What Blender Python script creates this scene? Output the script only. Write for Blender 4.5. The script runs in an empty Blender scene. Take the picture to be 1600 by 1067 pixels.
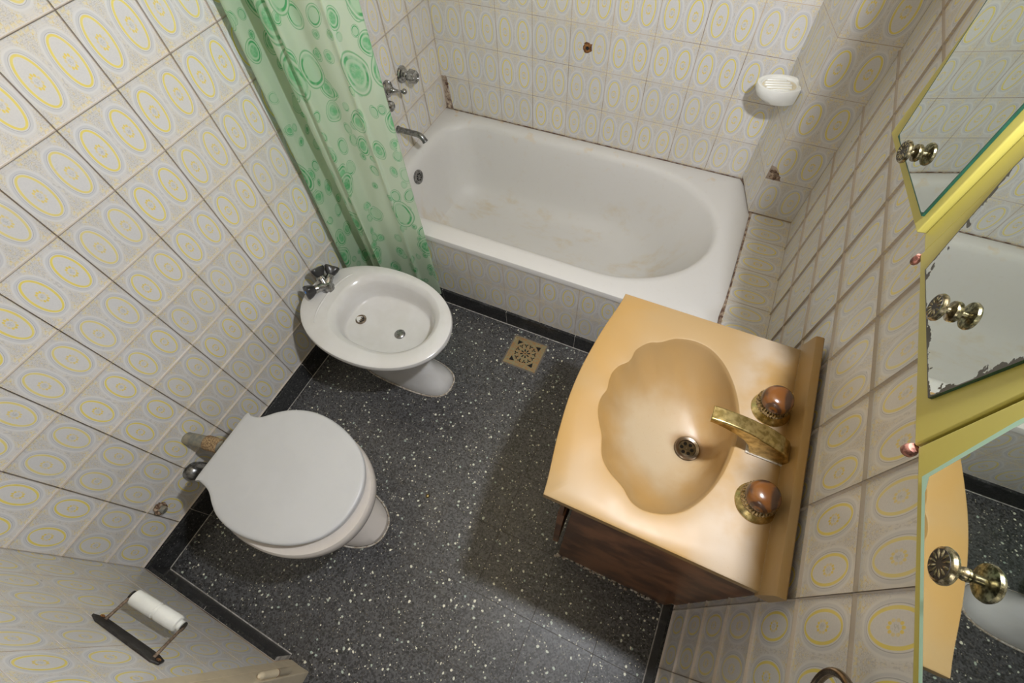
import bpy, bmesh, math, random
from mathutils import Vector, Matrix, noise
random.seed(7)
PI = math.pi
scn = bpy.context.scene
COL = scn.collection

# ------------------------------------------------------------------ camera
cam_d = bpy.data.cameras.new('camera')
cam = bpy.data.objects.new('camera', cam_d)
COL.objects.link(cam)
CAM = Vector((1.1917, 0.4019, 1.683))
cam.matrix_world = Matrix.Translation(CAM) @ Matrix((
    (0.90753216, -0.33681779, 0.25087678),
    (0.41758487, 0.78740705, -0.4534457),
    (-0.04481356, 0.5162789, 0.85524724))).to_4x4()
cam_d.sensor_width = 36.0
cam_d.lens = 729.4 / 1600 * 36
cam_d.clip_start = 0.02
cam_d.clip_end = 50
scn.camera = cam

# ------------------------------------------------------------------ light
scn.view_settings.view_transform = 'Standard'
scn.view_settings.look = 'None'
scn.view_settings.exposure = 0.0
scn.view_settings.gamma = 1.0
scn.view_settings.use_curve_mapping = False
world = bpy.data.worlds.new('world')
scn.world = world
world.use_nodes = True
world.node_tree.nodes['Background'].inputs[0].default_value = (0.80, 0.88, 1.0, 1)
world.node_tree.nodes['Background'].inputs[1].default_value = 0.1


def lamp(name, kind, loc, energy, color, size=0.1, size_y=None, target=None):
    d = bpy.data.lights.new(name, kind)
    d.energy = energy
    d.color = color
    if kind == 'POINT':
        d.shadow_soft_size = size
    if kind == 'AREA':
        d.size = size
        if size_y:
            d.shape = 'RECTANGLE'
            d.size_y = size_y
    o = bpy.data.objects.new(name, d)
    COL.objects.link(o)
    o.location = loc
    if target is not None:
        o.rotation_euler = (Vector(target) - Vector(loc)).to_track_quat('-Z', 'Y').to_euler()
    return o


bulb = lamp('wall_lamp_bulb', 'SPOT', (1.42, 0.82, 1.87), 66, (0.935, 0.96, 1.0), target=(0.62, 1.0, 0.35))
bulb.data.spot_size = math.radians(158)
bulb.data.spot_blend = 0.25
bulb.data.shadow_soft_size = 0.032
lamp('ceiling_fill', 'AREA', (0.75, 0.95, 2.34), 4.6, (1.0, 0.80, 0.48), 1.2, 1.5, (0.75, 0.95, 0))  # added warm fill for the ambient tone, no fixture on the ceiling
lamp('doorway_fill', 'AREA', (1.0, -0.75, 1.9), 3.6, (1.0, 0.93, 0.84), 0.5, 0.5, (1.1, 0.6, 0.0))  # added fill through the open doorway, not a known lamp

# ------------------------------------------------------------------ node helpers


class NT:
    def __init__(self, name):
        self.mat = bpy.data.materials.new(name)
        self.mat.use_nodes = True
        self.t = self.mat.node_tree
        self.bsdf = self.t.nodes['Principled BSDF']
        self.out = self.t.nodes['Material Output']

    def node(self, typ, **kw):
        n = self.t.nodes.new(typ)
        for k, v in kw.items():
            setattr(n, k, v)
        return n

    def put(self, sock, val):
        if val is None:
            return
        if isinstance(val, bpy.types.NodeSocket):
            self.t.links.new(val, sock)
        else:
            if sock.type == 'RGBA' and len(val) == 3:
                val = (*val, 1)
            sock.default_value = val

    def m(self, op, a, b=None, c=None, clamp=False):
        n = self.node('ShaderNodeMath', operation=op, use_clamp=clamp)
        self.put(n.inputs[0], a)
        self.put(n.inputs[1], b)
        self.put(n.inputs[2], c)
        return n.outputs[0]

    def ss(self, x, lo, hi, a=0.0, b=1.0):
        n = self.node('ShaderNodeMapRange', interpolation_type='SMOOTHSTEP')
        self.put(n.inputs[0], x)
        n.inputs[1].default_value = lo
        n.inputs[2].default_value = hi
        n.inputs[3].default_value = a
        n.inputs[4].default_value = b
        return n.outputs[0]

    def ring(self, d, c, w, soft):
        return self.ss(self.m('ABSOLUTE', self.m('SUBTRACT', d, c)), w, w + soft, 1.0, 0.0)

    def mix(self, f, a, b, blend='MIX'):
        n = self.node('ShaderNodeMix', data_type='RGBA', blend_type=blend)
        self.put(n.inputs[0], f)
        self.put(n.inputs[6], a)
        self.put(n.inputs[7], b)
        return n.outputs[2]

    def noise(self, vec, scale, detail=3, rough=0.5, dist=0.0, dim='3D'):
        n = self.node('ShaderNodeTexNoise', noise_dimensions=dim)
        self.put(n.inputs['Vector'], vec)
        n.inputs['Scale'].default_value = scale
        n.inputs['Detail'].default_value = detail
        n.inputs['Roughness'].default_value = rough
        n.inputs['Distortion'].default_value = dist
        return n

    def vor(self, vec, scale, feature='F1', dim='3D', rnd=1.0):
        n = self.node('ShaderNodeTexVoronoi', feature=feature, voronoi_dimensions=dim)
        self.put(n.inputs['Vector'], vec)
        n.inputs['Scale'].default_value = scale
        n.inputs['Randomness'].default_value = rnd
        return n

    def pos(self):
        return self.node('ShaderNodeNewGeometry').outputs['Position']

    def xyz(self, v):
        n = self.node('ShaderNodeSeparateXYZ')
        self.put(n.inputs[0], v)
        return n.outputs

    def comb(self, x, y, z=0.0):
        n = self.node('ShaderNodeCombineXYZ')
        self.put(n.inputs[0], x)
        self.put(n.inputs[1], y)
        self.put(n.inputs[2], z)
        return n.outputs[0]

    def vm(self, op, a, b=None):
        n = self.node('ShaderNodeVectorMath', operation=op)
        self.put(n.inputs[0], a)
        self.put(n.inputs[1], b)
        return n.outputs[0]

    def bump(self, h, strength=0.3, dist=0.002):
        n = self.node('ShaderNodeBump')
        n.inputs['Strength'].default_value = strength
        n.inputs['Distance'].default_value = dist
        self.put(n.inputs['Height'], h)
        self.t.links.new(n.outputs[0], self.bsdf.inputs['Normal'])

    def set(self, **kw):
        names = dict(color='Base Color', rough='Roughness', metal='Metallic', coat='Coat Weight', coatr='Coat Roughness',
                     spec='Specular IOR Level', trans='Transmission Weight', sub='Subsurface Weight')
        for k, v in kw.items():
            self.put(self.bsdf.inputs[names[k]], v)
        return self.mat


def plain(name, col, rough=0.4, metal=0.0, var=0.12, scale=40, col2=None, bump=0.0, **kw):
    n = NT(name)
    p = n.pos()
    nz = n.noise(p, scale, 4, 0.6).outputs[0]
    c2 = col2 or tuple(max(0, c * (1 - var)) for c in col)
    f = n.ss(nz, 0.38, 0.62)
    n.set(color=n.mix(f, col, c2), rough=rough, metal=metal, **kw)
    if bump:
        n.bump(nz, bump, 0.002)
    return n.mat


def tile_material():
    n = NT('printed_tile')
    uv = n.node('ShaderNodeUVMap').outputs[0]
    s = n.xyz(uv)
    u, v = s[0], s[1]
    rnd = n.node('ShaderNodeObjectInfo').outputs['Random']
    pos = n.pos()
    X = n.m('MULTIPLY', n.m('SUBTRACT', n.m('FRACT', n.m('MULTIPLY', u, 2.0)), 0.5), 7.5)
    Y = n.m('MULTIPLY', n.m('SUBTRACT', v, 0.5), 15.0)
    a, b = 2.1, 4.75

    def length(x, y):
        return n.m('SQRT', n.m('ADD', n.m('MULTIPLY', x, x), n.m('MULTIPLY', y, y)))
    k0 = length(n.m('DIVIDE', X, a), n.m('DIVIDE', Y, b))
    k1 = n.m('ADD', length(n.m('DIVIDE', X, a * a), n.m('DIVIDE', Y, b * b)), 0.001)
    sd = n.m('DIVIDE', n.m('MULTIPLY', k0, n.m('SUBTRACT', k0, 1.0)), k1)
    tv = n.comb(n.m('MULTIPLY', u, 15.0), n.m('MULTIPLY', v, 15.0), n.m('MULTIPLY', rnd, 40.0))
    white = (0.70, 0.69, 0.70)
    blue = (0.55, 0.565, 0.615)
    yellow = (0.82, 0.68, 0.13)
    ystr = n.m('MULTIPLY_ADD', n.ss(rnd, 0.1, 0.9), 0.22, 0.72)
    wear = n.noise(tv, 0.35, 3, 0.6).outputs[0]
    ystr = n.m('MULTIPLY', ystr, n.ss(wear, 0.25, 0.55, 0.85, 1.0))
    col = n.mix(n.m('MULTIPLY', n.ss(sd, 1.0, 1.8), 0.20), white, (0.64, 0.58, 0.50))
    # engraved echo lines outside the oval, between the two ovals and around the ends
    wave = n.m('ABSOLUTE', n.m('SINE', n.m('MULTIPLY', sd, 9.5)))
    echo = n.m('MULTIPLY', n.ss(wave, 0.80, 1.0), n.ss(sd, 1.15, 1.35))
    echo = n.m('MULTIPLY', echo, n.ss(n.noise(tv, 2.0, 2).outputs[0], 0.44, 0.56))
    col = n.mix(n.m('MULTIPLY', echo, 0.34), col, (0.50, 0.50, 0.54))
    # corner scrolls, mirrored about the oval so each corner carries the same ornament
    mv = n.comb(n.m('ADD', n.m('ABSOLUTE', X), n.m('MULTIPLY', n.m('FLOOR', n.m('MULTIPLY', u, 2.0)), 0.02)), n.m('ABSOLUTE', Y), 2.7)
    scr = n.noise(mv, 1.75, 2, 0.6, 1.1).outputs[0]
    line = n.ring(scr, 0.5, 0.020, 0.03)
    corner = n.ss(n.m('ADD', n.m('MULTIPLY', n.m('ABSOLUTE', X), 1.0), n.m('MULTIPLY', n.m('ABSOLUTE', Y), 0.62)), 4.4, 5.9, 0.12, 1.0)
    smask = n.m('MULTIPLY', n.m('MULTIPLY', line, n.ss(sd, 1.15, 1.45)), corner)
    border = n.ss(n.m('ABSOLUTE', Y), 7.2, 7.35, 1.0, 0.0)
    smask = n.m('MULTIPLY', smask, border)
    pick = n.ss(n.noise(mv, 1.1, 1).outputs[0], 0.42, 0.52)
    col = n.mix(n.m('MULTIPLY', smask, 0.80), col, n.mix(pick, (0.72, 0.56, 0.18), (0.50, 0.48, 0.47)))
    curls = n.m('MULTIPLY', n.ss(n.noise(mv, 1.5, 2, 0.6, 0.6).outputs[0], 0.57, 0.62), n.m('MULTIPLY', corner, n.ss(sd, 1.2, 1.5)))
    col = n.mix(n.m('MULTIPLY', n.m('MULTIPLY', curls, border), 0.42), col, (0.84, 0.71, 0.30))
    # middle column between the two ovals: little grey and tan dashes
    dash = n.m('MULTIPLY', n.ss(n.noise(n.vm('MULTIPLY', tv, (3.2, 1.1, 1)), 1.0, 2).outputs[0], 0.54, 0.60),
               n.m('MULTIPLY', n.ss(n.m('ABSOLUTE', n.m('SUBTRACT', n.m('MULTIPLY', u, 15.0), 7.5)), 0.35, 0.6, 1.0, 0.0), n.ss(n.m('ABSOLUTE', Y), 3.0, 5.5, 1.0, 0.2)))
    col = n.mix(n.m('MULTIPLY', dash, 0.42), col, (0.44, 0.43, 0.44))
    # white collar, soft blue band, thin grey line
    col = n.mix(n.m('MULTIPLY', n.ring(sd, 1.10, 0.06, 0.14), 0.55), col, (0.74, 0.735, 0.745))
    col = n.mix(n.m('MULTIPLY', n.ring(sd, 0.76, 0.09, 0.18), 0.55), col, blue)
    col = n.mix(n.m('MULTIPLY', n.ring(sd, 0.47, 0.025, 0.05), 0.85), col, (0.37, 0.38, 0.43))
    # inside: pale grey with fine stipple
    inside = n.ss(sd, -0.45, -0.25, 1.0, 0.0)
    stip = n.ss(n.noise(tv, 3.0, 3, 0.7).outputs[0], 0.4, 0.62)
    col = n.mix(n.m('MULTIPLY', inside, n.m('MULTIPLY_ADD', stip, 0.24, 0.06)), col, (0.56, 0.56, 0.59))
    # yellow oval
    col = n.mix(n.m('MULTIPLY', n.ring(sd, 0.0, 0.17, 0.09), ystr), col, yellow)
    # rosette dots
    px = n.m('DIVIDE', X, 0.95)
    py = n.m('DIVIDE', Y, 1.55)
    r = length(px, py)
    ang = n.m('ARCTAN2', py, px)
    N = 10
    fr = n.m('SUBTRACT', n.m('FRACT', n.m('MULTIPLY', ang, N / (2 * PI))), 0.5)
    cx = n.m('MULTIPLY', n.m('MULTIPLY', fr, 2 * PI / N), r)
    dd = length(cx, n.m('SUBTRACT', r, 0.82))
    size = n.ss(n.m('ABSOLUTE', n.m('SINE', ang)), 0.2, 0.9, 0.5, 1.0)
    dots = n.m('MULTIPLY', n.ss(dd, 0.17, 0.26, 1.0, 0.0), size)
    col = n.mix(n.m('MULTIPLY', dots, ystr), col, (0.82, 0.64, 0.10))
    core = n.m('MULTIPLY', n.ss(r, 0.25, 0.55, 1.0, 0.0), n.ss(n.noise(tv, 4.0, 2).outputs[0], 0.42, 0.58))
    col = n.mix(n.m('MULTIPLY', core, 0.5), col, (0.40, 0.42, 0.42))
    # rusty lime film and dirt near the grout
    em = n.m('MINIMUM', n.m('MINIMUM', u, n.m('SUBTRACT', 1.0, u)), n.m('MINIMUM', v, n.m('SUBTRACT', 1.0, v)))
    dirt = n.m('MULTIPLY', n.ss(em, 0.0, 0.007, 1.0, 0.0), n.ss(n.noise(pos, 9, 3).outputs[0], 0.45, 0.65))
    col = n.mix(n.m('MULTIPLY', dirt, 0.28), col, (0.50, 0.38, 0.24))
    rim_ = n.ss(em, 0.001, 0.0035, 1.0, 0.0)
    col = n.mix(n.m('MULTIPLY', rim_, 0.5), col, (0.50, 0.40, 0.32))
    film = n.ss(n.noise(pos, 2.2, 3, 0.6).outputs[0], 0.42, 0.66)
    col = n.mix(n.m('MULTIPLY', film, 0.10), col, (0.66, 0.56, 0.38))
    tone = n.m('MULTIPLY_ADD', rnd, 0.07, 0.95)
    h = n.node('ShaderNodeHueSaturation')
    n.put(h.inputs['Color'], col)
    n.put(h.inputs['Value'], tone)
    n.set(color=h.outputs[0], rough=n.m('MULTIPLY_ADD', wear, 0.12, 0.24))
    n.bump(n.noise(pos, 9, 1).outputs[0], 0.03, 0.002)
    return n.mat


def grout_material():
    n = NT('grout')
    p = n.pos()
    f = n.ss(n.noise(p, 6, 4, 0.7).outputs[0], 0.42, 0.62)
    c = n.mix(f, (0.50, 0.41, 0.34), (0.22, 0.15, 0.11))
    f2 = n.ss(n.noise(p, 2.5, 2).outputs[0], 0.52, 0.6)
    c = n.mix(f2, c, (0.60, 0.47, 0.33))
    return n.set(color=c, rough=0.9)


def terrazzo_material(name, base, chips=1.0, rough=0.22):
    n = NT(name)
    p = n.pos()
    warp = n.vm('ADD', p, n.vm('MULTIPLY', n.noise(p, 90, 2).outputs[1], (0.004, 0.004, 0.004)))
    warp2 = n.vm('ADD', p, n.vm('MULTIPLY', n.noise(p, 60, 2).outputs[1], (0.010, 0.010, 0.010)))
    vb_ = n.vor(warp2, 88)
    cb_ = n.xyz(vb_.outputs['Color'])
    v1 = n.vor(warp, 230)
    c1 = n.xyz(v1.outputs['Color'])
    shade = n.ss(c1[0], 0.0, 1.0, 0.30, 1.8)
    col = n.mix(1.0, base, n.comb(shade, shade, shade), 'MULTIPLY')
    pale = n.m('MULTIPLY', n.ss(c1[1], 0.90, 0.93), n.ss(v1.outputs['Distance'], 0.25, 0.45, 1.0, 0.0))
    col = n.mix(n.m('MULTIPLY', pale, 0.7 * chips), col, (0.26, 0.22, 0.16))
    blackm = n.m('MULTIPLY', n.ss(cb_[2], 0.55, 0.57), n.ss(vb_.outputs['Distance'], 0.30, 0.38, 1.0, 0.0))
    col = n.mix(blackm, col, (0.008, 0.008, 0.009))
    v2 = n.vor(warp2, 58)
    c2 = n.xyz(v2.outputs['Color'])
    chip = n.m('MULTIPLY', n.ss(c2[0], 0.64, 0.65), n.ss(v2.outputs['Distance'], 0.19, 0.25, 1.0, 0.0))
    cc = n.mix(c2[1], (0.98, 0.94, 0.76), (0.40, 0.50, 0.44))
    col = n.mix(n.m('MULTIPLY', chip, chips), col, cc)
    v3 = n.vor(warp2, 125)
    c3 = n.xyz(v3.outputs['Color'])
    chip3 = n.m('MULTIPLY', n.ss(c3[0], 0.79, 0.80), n.ss(v3.outputs['Distance'], 0.17, 0.28, 1.0, 0.0))
    col = n.mix(n.m('MULTIPLY', chip3, chips), col, (0.70, 0.66, 0.52))
    dust = n.ss(n.noise(p, 3.2, 4, 0.6).outputs[0], 0.45, 0.68)
    col = n.mix(n.m('MULTIPLY', dust, 0.16), col, (0.16, 0.145, 0.13))
    n.set(color=col, rough=n.m('MULTIPLY_ADD', n.noise(p, 12, 3).outputs[0], 0.3, 0.25), coat=0.6, coatr=0.40)
    return n.mat


def granite_material():
    n = NT('black_granite')
    p = n.pos()
    v1 = n.vor(p, 230)
    c1 = n.xyz(v1.outputs['Color'])
    col = n.mix(n.ss(c1[0], 0.0, 1.0), (0.012, 0.012, 0.014), (0.045, 0.045, 0.045))
    sp = n.m('MULTIPLY', n.ss(c1[1], 0.93, 0.95), n.ss(v1.outputs['Distance'], 0.2, 0.4, 1.0, 0.0))
    col = n.mix(sp, col, (0.35, 0.34, 0.30))
    lime = n.ss(n.noise(p, 14, 5, 0.7).outputs[0], 0.56, 0.75)
    col = n.mix(n.m('MULTIPLY', lime, 0.35), col, (0.22, 0.22, 0.24))
    n.set(color=col, rough=0.28, spec=0.3)
    return n.mat


def enamel_material():
    n = NT('tub_enamel')
    p = n.pos()
    s = n.xyz(p)
    c = (0.68, 0.665, 0.65)
    low = n.ss(s[2], 0.10, 0.36, 1.0, 0.0)
    st = n.ss(n.noise(n.vm('MULTIPLY', p, (1.0, 2.2, 1.0)), 4.5, 5, 0.65).outputs[0], 0.50, 0.72)
    c = n.mix(n.m('MULTIPLY', n.m('MULTIPLY', low, st), 0.75), c, (0.60, 0.48, 0.30))
    c = n.mix(n.m('MULTIPLY', low, 0.22), c, (0.54, 0.53, 0.48))
    c = n.mix(n.m('MULTIPLY', n.ss(n.noise(p, 60, 3).outputs[0], 0.62, 0.7), 0.08), c, (0.5, 0.42, 0.3))
    rim = n.m('MULTIPLY', n.ss(s[1], 2.02, 2.10), n.ss(n.noise(p, 22, 3).outputs[0], 0.6, 0.7))
    c = n.mix(n.m('MULTIPLY', rim, 0.5), c, (0.66, 0.48, 0.25))
    n.set(color=c, rough=n.m('MULTIPLY_ADD', n.noise(p, 10, 3).outputs[0], 0.15, 0.40))
    return n.mat


def onyx_material():
    n = NT('cream_marble')
    p = n.pos()
    f = n.ss(n.noise(p, 5, 3, 0.55, 0.6).outputs[0], 0.35, 0.68)
    c = n.mix(f, (0.375, 0.222, 0.074), (0.35, 0.232, 0.108))
    # worn, lime-clouded patch around the bowl floor; paler tone behind the bowl
    s = n.xyz(p)
    d = n.node('ShaderNodeVectorMath', operation='DISTANCE')
    n.put(d.inputs[0], n.vm('ADD', p, n.vm('MULTIPLY', n.noise(p, 16, 3).outputs[1], (0.09, 0.09, 0.0))))
    d.inputs[1].default_value = (1.345, 0.875, 0.70)
    w1 = n.ss(d.outputs['Value'], 0.05, 0.15, 1.0, 0.0)
    c = n.mix(n.m('MULTIPLY', w1, 0.6), c, (0.50, 0.43, 0.32))
    back = n.m('MULTIPLY', n.ss(s[0], 1.36, 1.44), n.m('MULTIPLY', n.ss(s[0], 1.475, 1.505, 1.0, 0.0), n.ss(s[2], 0.796, 0.799)))
    back = n.m('MULTIPLY', back, n.ss(n.noise(p, 9, 4).outputs[0], 0.36, 0.6))
    c = n.mix(n.m('MULTIPLY', back, 0.55), c, (0.45, 0.39, 0.33))
    # rust streak from the drain
    d2 = n.node('ShaderNodeVectorMath', operation='DISTANCE')
    n.put(d2.inputs[0], n.vm('ADD', n.vm('MULTIPLY', p, (0.55, 1.0, 0.5)), n.vm('MULTIPLY', n.noise(p, 40, 2).outputs[1], (0.01, 0.01, 0))))
    d2.inputs[1].default_value = (1.372 * 0.55 + 0.005, 0.852 + 0.005, 0.665 * 0.5)
    c = n.mix(n.m('MULTIPLY', n.ss(d2.outputs['Value'], 0.014, 0.036, 1.0, 0.0), 0.62), c, (0.26, 0.13, 0.04))
    sp = n.ss(n.noise(p, 260, 2).outputs[0], 0.66, 0.72)
    c = n.mix(n.m('MULTIPLY', sp, 0.25), c, (0.35, 0.22, 0.1))
    n.set(color=c, rough=n.m('MULTIPLY_ADD', n.noise(p, 30, 3).outputs[0], 0.16, 0.33))
    n.bump(n.noise(p, 120, 2).outputs[0], 0.03, 0.001)
    return n.mat


def curtain_material():
    n = NT('green_print_film')
    uv = n.node('ShaderNodeUVMap').outputs[0]       # metres along the cloth / height
    wob = n.vm('MULTIPLY', n.vm('SUBTRACT', n.noise(uv, 7, 1).outputs[1], (0.5, 0.5, 0.5)), (0.05, 0.035, 0))
    q = n.vm('ADD', uv, wob)
    base = (0.64, 0.77, 0.60)
    g1 = (0.055, 0.43, 0.145)
    g2 = (0.20, 0.62, 0.30)
    col = base
    tot = None
    for k, (sc, off) in enumerate((((23.0, 20.0, 1), (7.1, 9.2, 0)), ((14.0, 11.0, 1), (3.3, 1.7, 0)), ((8.0, 6.2, 1), (0.35, 0.2, 0)))):
        qq = n.vm('ADD', n.vm('MULTIPLY', q, sc), off)
        v = n.vor(qq, 1.0, dim='2D', rnd=0.75)
        c = n.xyz(v.outputs['Color'])
        d = v.outputs['Distance']
        R = n.m('MULTIPLY_ADD', c[0], 0.16, 0.22)
        on = n.ss(c[1], (0.55, 0.50, 0.50)[k], (0.56, 0.51, 0.51)[k])
        rel = n.m('DIVIDE', d, R)
        outer = n.ring(rel, 1.05, 0.02, 0.05)
        innr = n.ring(rel, 0.80, 0.05, 0.06)
        fill = n.m('MULTIPLY', n.ss(rel, 0.45, 0.62, 1.0, 0.0), n.ss(c[2], 0.35, 0.36))
        pale = n.m('MULTIPLY', n.ss(rel, 0.85, 1.0, 1.0, 0.0), 0.30)
        clear = n.m('MULTIPLY', on, n.ss(rel, 1.05, 1.12, 1.0, 0.0))
        col = n.mix(clear, col, base)
        col = n.mix(n.m('MULTIPLY', pale, on), col, g2)
        nz = n.ss(n.noise(uv, 60, 3, 0.7).outputs[0], 0.3, 0.6, 0.35, 1.0)
        col = n.mix(n.m('MULTIPLY', n.m('MULTIPLY', fill, on), n.m('MULTIPLY', nz, 0.9)), col, n.mix(c[0], g1, g2))
        col = n.mix(n.m('MULTIPLY', n.m('MULTIPLY', innr, on), n.ss(n.noise(uv, 25, 2).outputs[0], 0.4, 0.6, 0.15, 0.95)), col, g1)
        col = n.mix(n.m('MULTIPLY', n.m('MULTIPLY', outer, on), 0.65), col, g1)
    dif = n.node('ShaderNodeBsdfPrincipled')
    n.put(dif.inputs['Base Color'], col)
    dif.inputs['Roughness'].default_value = 0.32
    tr = n.node('ShaderNodeBsdfTranslucent')
    n.put(tr.inputs['Color'], col)
    tp = n.node('ShaderNodeBsdfTransparent')
    n.put(tp.inputs['Color'], n.mix(0.5, (1, 1, 1), col))
    m1 = n.node('ShaderNodeMixShader')
    m1.inputs[0].default_value = 0.42
    n.t.links.new(dif.outputs[0], m1.inputs[1])
    n.t.links.new(tr.outputs[0], m1.inputs[2])
    m2 = n.node('ShaderNodeMixShader')
    m2.inputs[0].default_value = 0.16
    n.t.links.new(m1.outputs[0], m2.inputs[1])
    n.t.links.new(tp.outputs[0], m2.inputs[2])
    n.t.links.new(m2.outputs[0], n.out.inputs[0])
    return n.mat


def mirror_material(name, worn, ew=0.0012, ec=(0.065, 0.06, 0.05)):
    n = NT(name)
    uv = n.node('ShaderNodeUVMap').outputs[0]     # u = metres from glass edge
    s = n.xyz(uv)
    e = s[0]
    nz = n.noise(n.pos(), 55, 4, 0.6).outputs[0]
    if worn:
        m = n.ss(n.m('SUBTRACT', e, n.m('MULTIPLY', n.ss(nz, 0.44, 0.75), 0.011)), 0.0008, 0.0018, 1.0, 0.0)
        spots = n.ss(n.noise(n.pos(), 30, 2).outputs[0], 0.735, 0.75)
        m = n.m('MAXIMUM', m, spots)
    else:
        m = n.ss(e, ew, ew + 0.0008, 1.0, 0.0)
    n.set(color=n.mix(m, (0.80, 0.85, 0.81), ec), rough=n.m('MULTIPLY_ADD', m, 0.45, 0.012), metal=n.m('SUBTRACT', 1.0, m))
    return n.mat


def wood_knob_material():
    n = NT('banded_stone')
    tc = n.node('ShaderNodeTexCoord').outputs['Object']
    w = n.node('ShaderNodeTexWave', wave_type='RINGS', rings_direction='Y')
    n.put(w.inputs['Vector'], n.vm('ADD', tc, (0.006, 0.0, 0.004)))
    w.inputs['Scale'].default_value = 26
    w.inputs['Distortion'].default_value = 3.0
    w.inputs['Detail'].default_value = 3
    w.inputs['Detail Scale'].default_value = 0.9
    f = n.ss(w.outputs['Fac'], 0.3, 0.9)
    n.set(color=n.mix(f, (0.06, 0.03, 0.018), (0.16, 0.058, 0.014)), rough=0.2, coat=0.2)
    return n.mat


M = dict(
    tile=tile_material(), grout=grout_material(),
    floor=terrazzo_material('terrazzo_floor', (0.058, 0.058, 0.062)),
    floorjoint=plain('terrazzo_joint', (0.16, 0.14, 0.12), 0.8),
    granite=granite_material(),
    joint=plain('white_joint', (0.55, 0.52, 0.48), 0.8, var=0.4, scale=60),
    enamel=enamel_material(), onyx=onyx_material(), curtain=curtain_material(),
    ceramic=plain('white_ceramic', (0.65, 0.64, 0.635), 0.2, col2=(0.61, 0.595, 0.58), scale=7),
    lid=plain('white_plastic_lid', (0.53, 0.53, 0.54), 0.38, var=0.03, scale=10),
    bowl=plain('cream_ceramic', (0.62, 0.57, 0.53), 0.2, var=0.06, scale=9),
    chrome=plain('aged_chrome', (0.50, 0.50, 0.50), 0.22, 1.0, 0.5, 90),
    dullchrome=plain('dull_chrome', (0.36, 0.36, 0.36), 0.35, 1.0, 0.5, 70),
    brass=plain('tarnished_brass', (0.66, 0.52, 0.24), 0.27, 1.0, 0.5, 75, col2=(0.36, 0.27, 0.10), bump=0.08),
    knobbrass=plain('antique_brass', (0.50, 0.44, 0.30), 0.26, 1.0, 0.5, 220, col2=(0.14, 0.12, 0.07)),
    black=plain('black_plastic', (0.028, 0.028, 0.03), 0.30, var=0.3),
    blue=plain('blue_button', (0.06, 0.22, 0.66), 0.4), whitebtn=plain('cream_button', (0.62, 0.60, 0.42), 0.4),
    holes=plain('dark_hole', (0.006, 0.006, 0.006), 0.8),
    vanity=plain('brown_lacquer', (0.30, 0.13, 0.06), 0.34, col2=(0.11, 0.048, 0.024), scale=8),
    yellow=plain('yellow_lacquer', (0.53, 0.465, 0.115), 0.30, var=0.03, scale=5),
    glassedge=plain('green_glass_edge', (0.015, 0.085, 0.06), 0.12, var=0.3),
    paleglass=plain('pale_glass_edge', (0.42, 0.66, 0.52), 0.12, var=0.25, scale=30),
    mirror=mirror_material('mirror_glass', False, 0.0012, (0.01, 0.07, 0.04)), mirrorpale=mirror_material('bevelled_mirror_glass', False, 0.0036, (0.40, 0.62, 0.50)), mirrorworn=mirror_material('worn_mirror_glass', True),
    plaster=plain('cream_paint', (0.66, 0.56, 0.40), 0.5, var=0.1, scale=12, bump=0.1),
    ceiling=plain('ceiling_paint', (0.62, 0.61, 0.60), 0.9, var=0.04, scale=3),
    rust=plain('rust', (0.34, 0.15, 0.04), 0.9, scale=160, col2=(0.09, 0.035, 0.015), bump=0.5),
    rubble=plain('crumbled_mortar', (0.42, 0.31, 0.22), 0.95, scale=90, col2=(0.10, 0.055, 0.035), bump=0.8),
    tanmortar=plain('tan_mortar', (0.50, 0.40, 0.31), 0.95, scale=45, col2=(0.13, 0.07, 0.05), bump=0.8),
    steelplate=plain('black_iron', (0.055, 0.05, 0.048), 0.45, 0.5, 0.4, 60, bump=0.2),
    rustrod=plain('rusty_rod', (0.24, 0.17, 0.12), 0.6, 0.3, 0.5, 150, bump=0.4),
    roller=plain('white_roller', (0.80, 0.80, 0.77), 0.45, var=0.06, scale=30),
    soap=plain('white_glaze', (0.80, 0.80, 0.77), 0.2, var=0.03),
    soapgroove=plain('yellowed_glaze', (0.74, 0.66, 0.48), 0.3, var=0.1, scale=80),
    greypipe=plain('grey_pipe', (0.20, 0.20, 0.18), 0.5, 0.2, 0.45, 45, col2=(0.32, 0.29, 0.22), bump=0.2),
    jute=plain('jute_wrap', (0.46, 0.32, 0.17), 0.95, scale=260, col2=(0.18, 0.11, 0.06), bump=0.9),
    pink=plain('pink_plastic', (0.50, 0.22, 0.17), 0.35, col2=(0.10, 0.035, 0.025), scale=110),
    grate=plain('verdigris_brass', (0.34, 0.32, 0.19), 0.42, 0.55, 0.5, 120, col2=(0.42, 0.24, 0.11), bump=0.3),
    brownring=plain('dark_bronze', (0.30, 0.24, 0.18), 0.25, 0.9, 0.4, 60),
    wornstone=wood_knob_material(),
    whitecap=plain('lime_crust', (0.62, 0.58, 0.52), 0.9, scale=120, col2=(0.34, 0.27, 0.20), bump=0.8),
)

# ------------------------------------------------------------------ geometry helpers
WL = {}


def wl(o):
    return WL.get(o.name, Vector((0, 0, 0))) if o is not None else Vector((0, 0, 0))


def tag(o, label=None, cat=None, group=None, kind=None):
    if label:
        o['label'] = label
    if cat:
        o['category'] = cat
    if group:
        o['group'] = group
    if kind:
        o['kind'] = kind
    return o


def thing(name, loc, label=None, cat=None, group=None, kind=None):
    o = bpy.data.objects.new(name, None)
    COL.objects.link(o)
    o.empty_display_size = 0.05
    o.location = loc
    WL[o.name] = Vector(loc)
    return tag(o, label, cat, group, kind)


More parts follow.
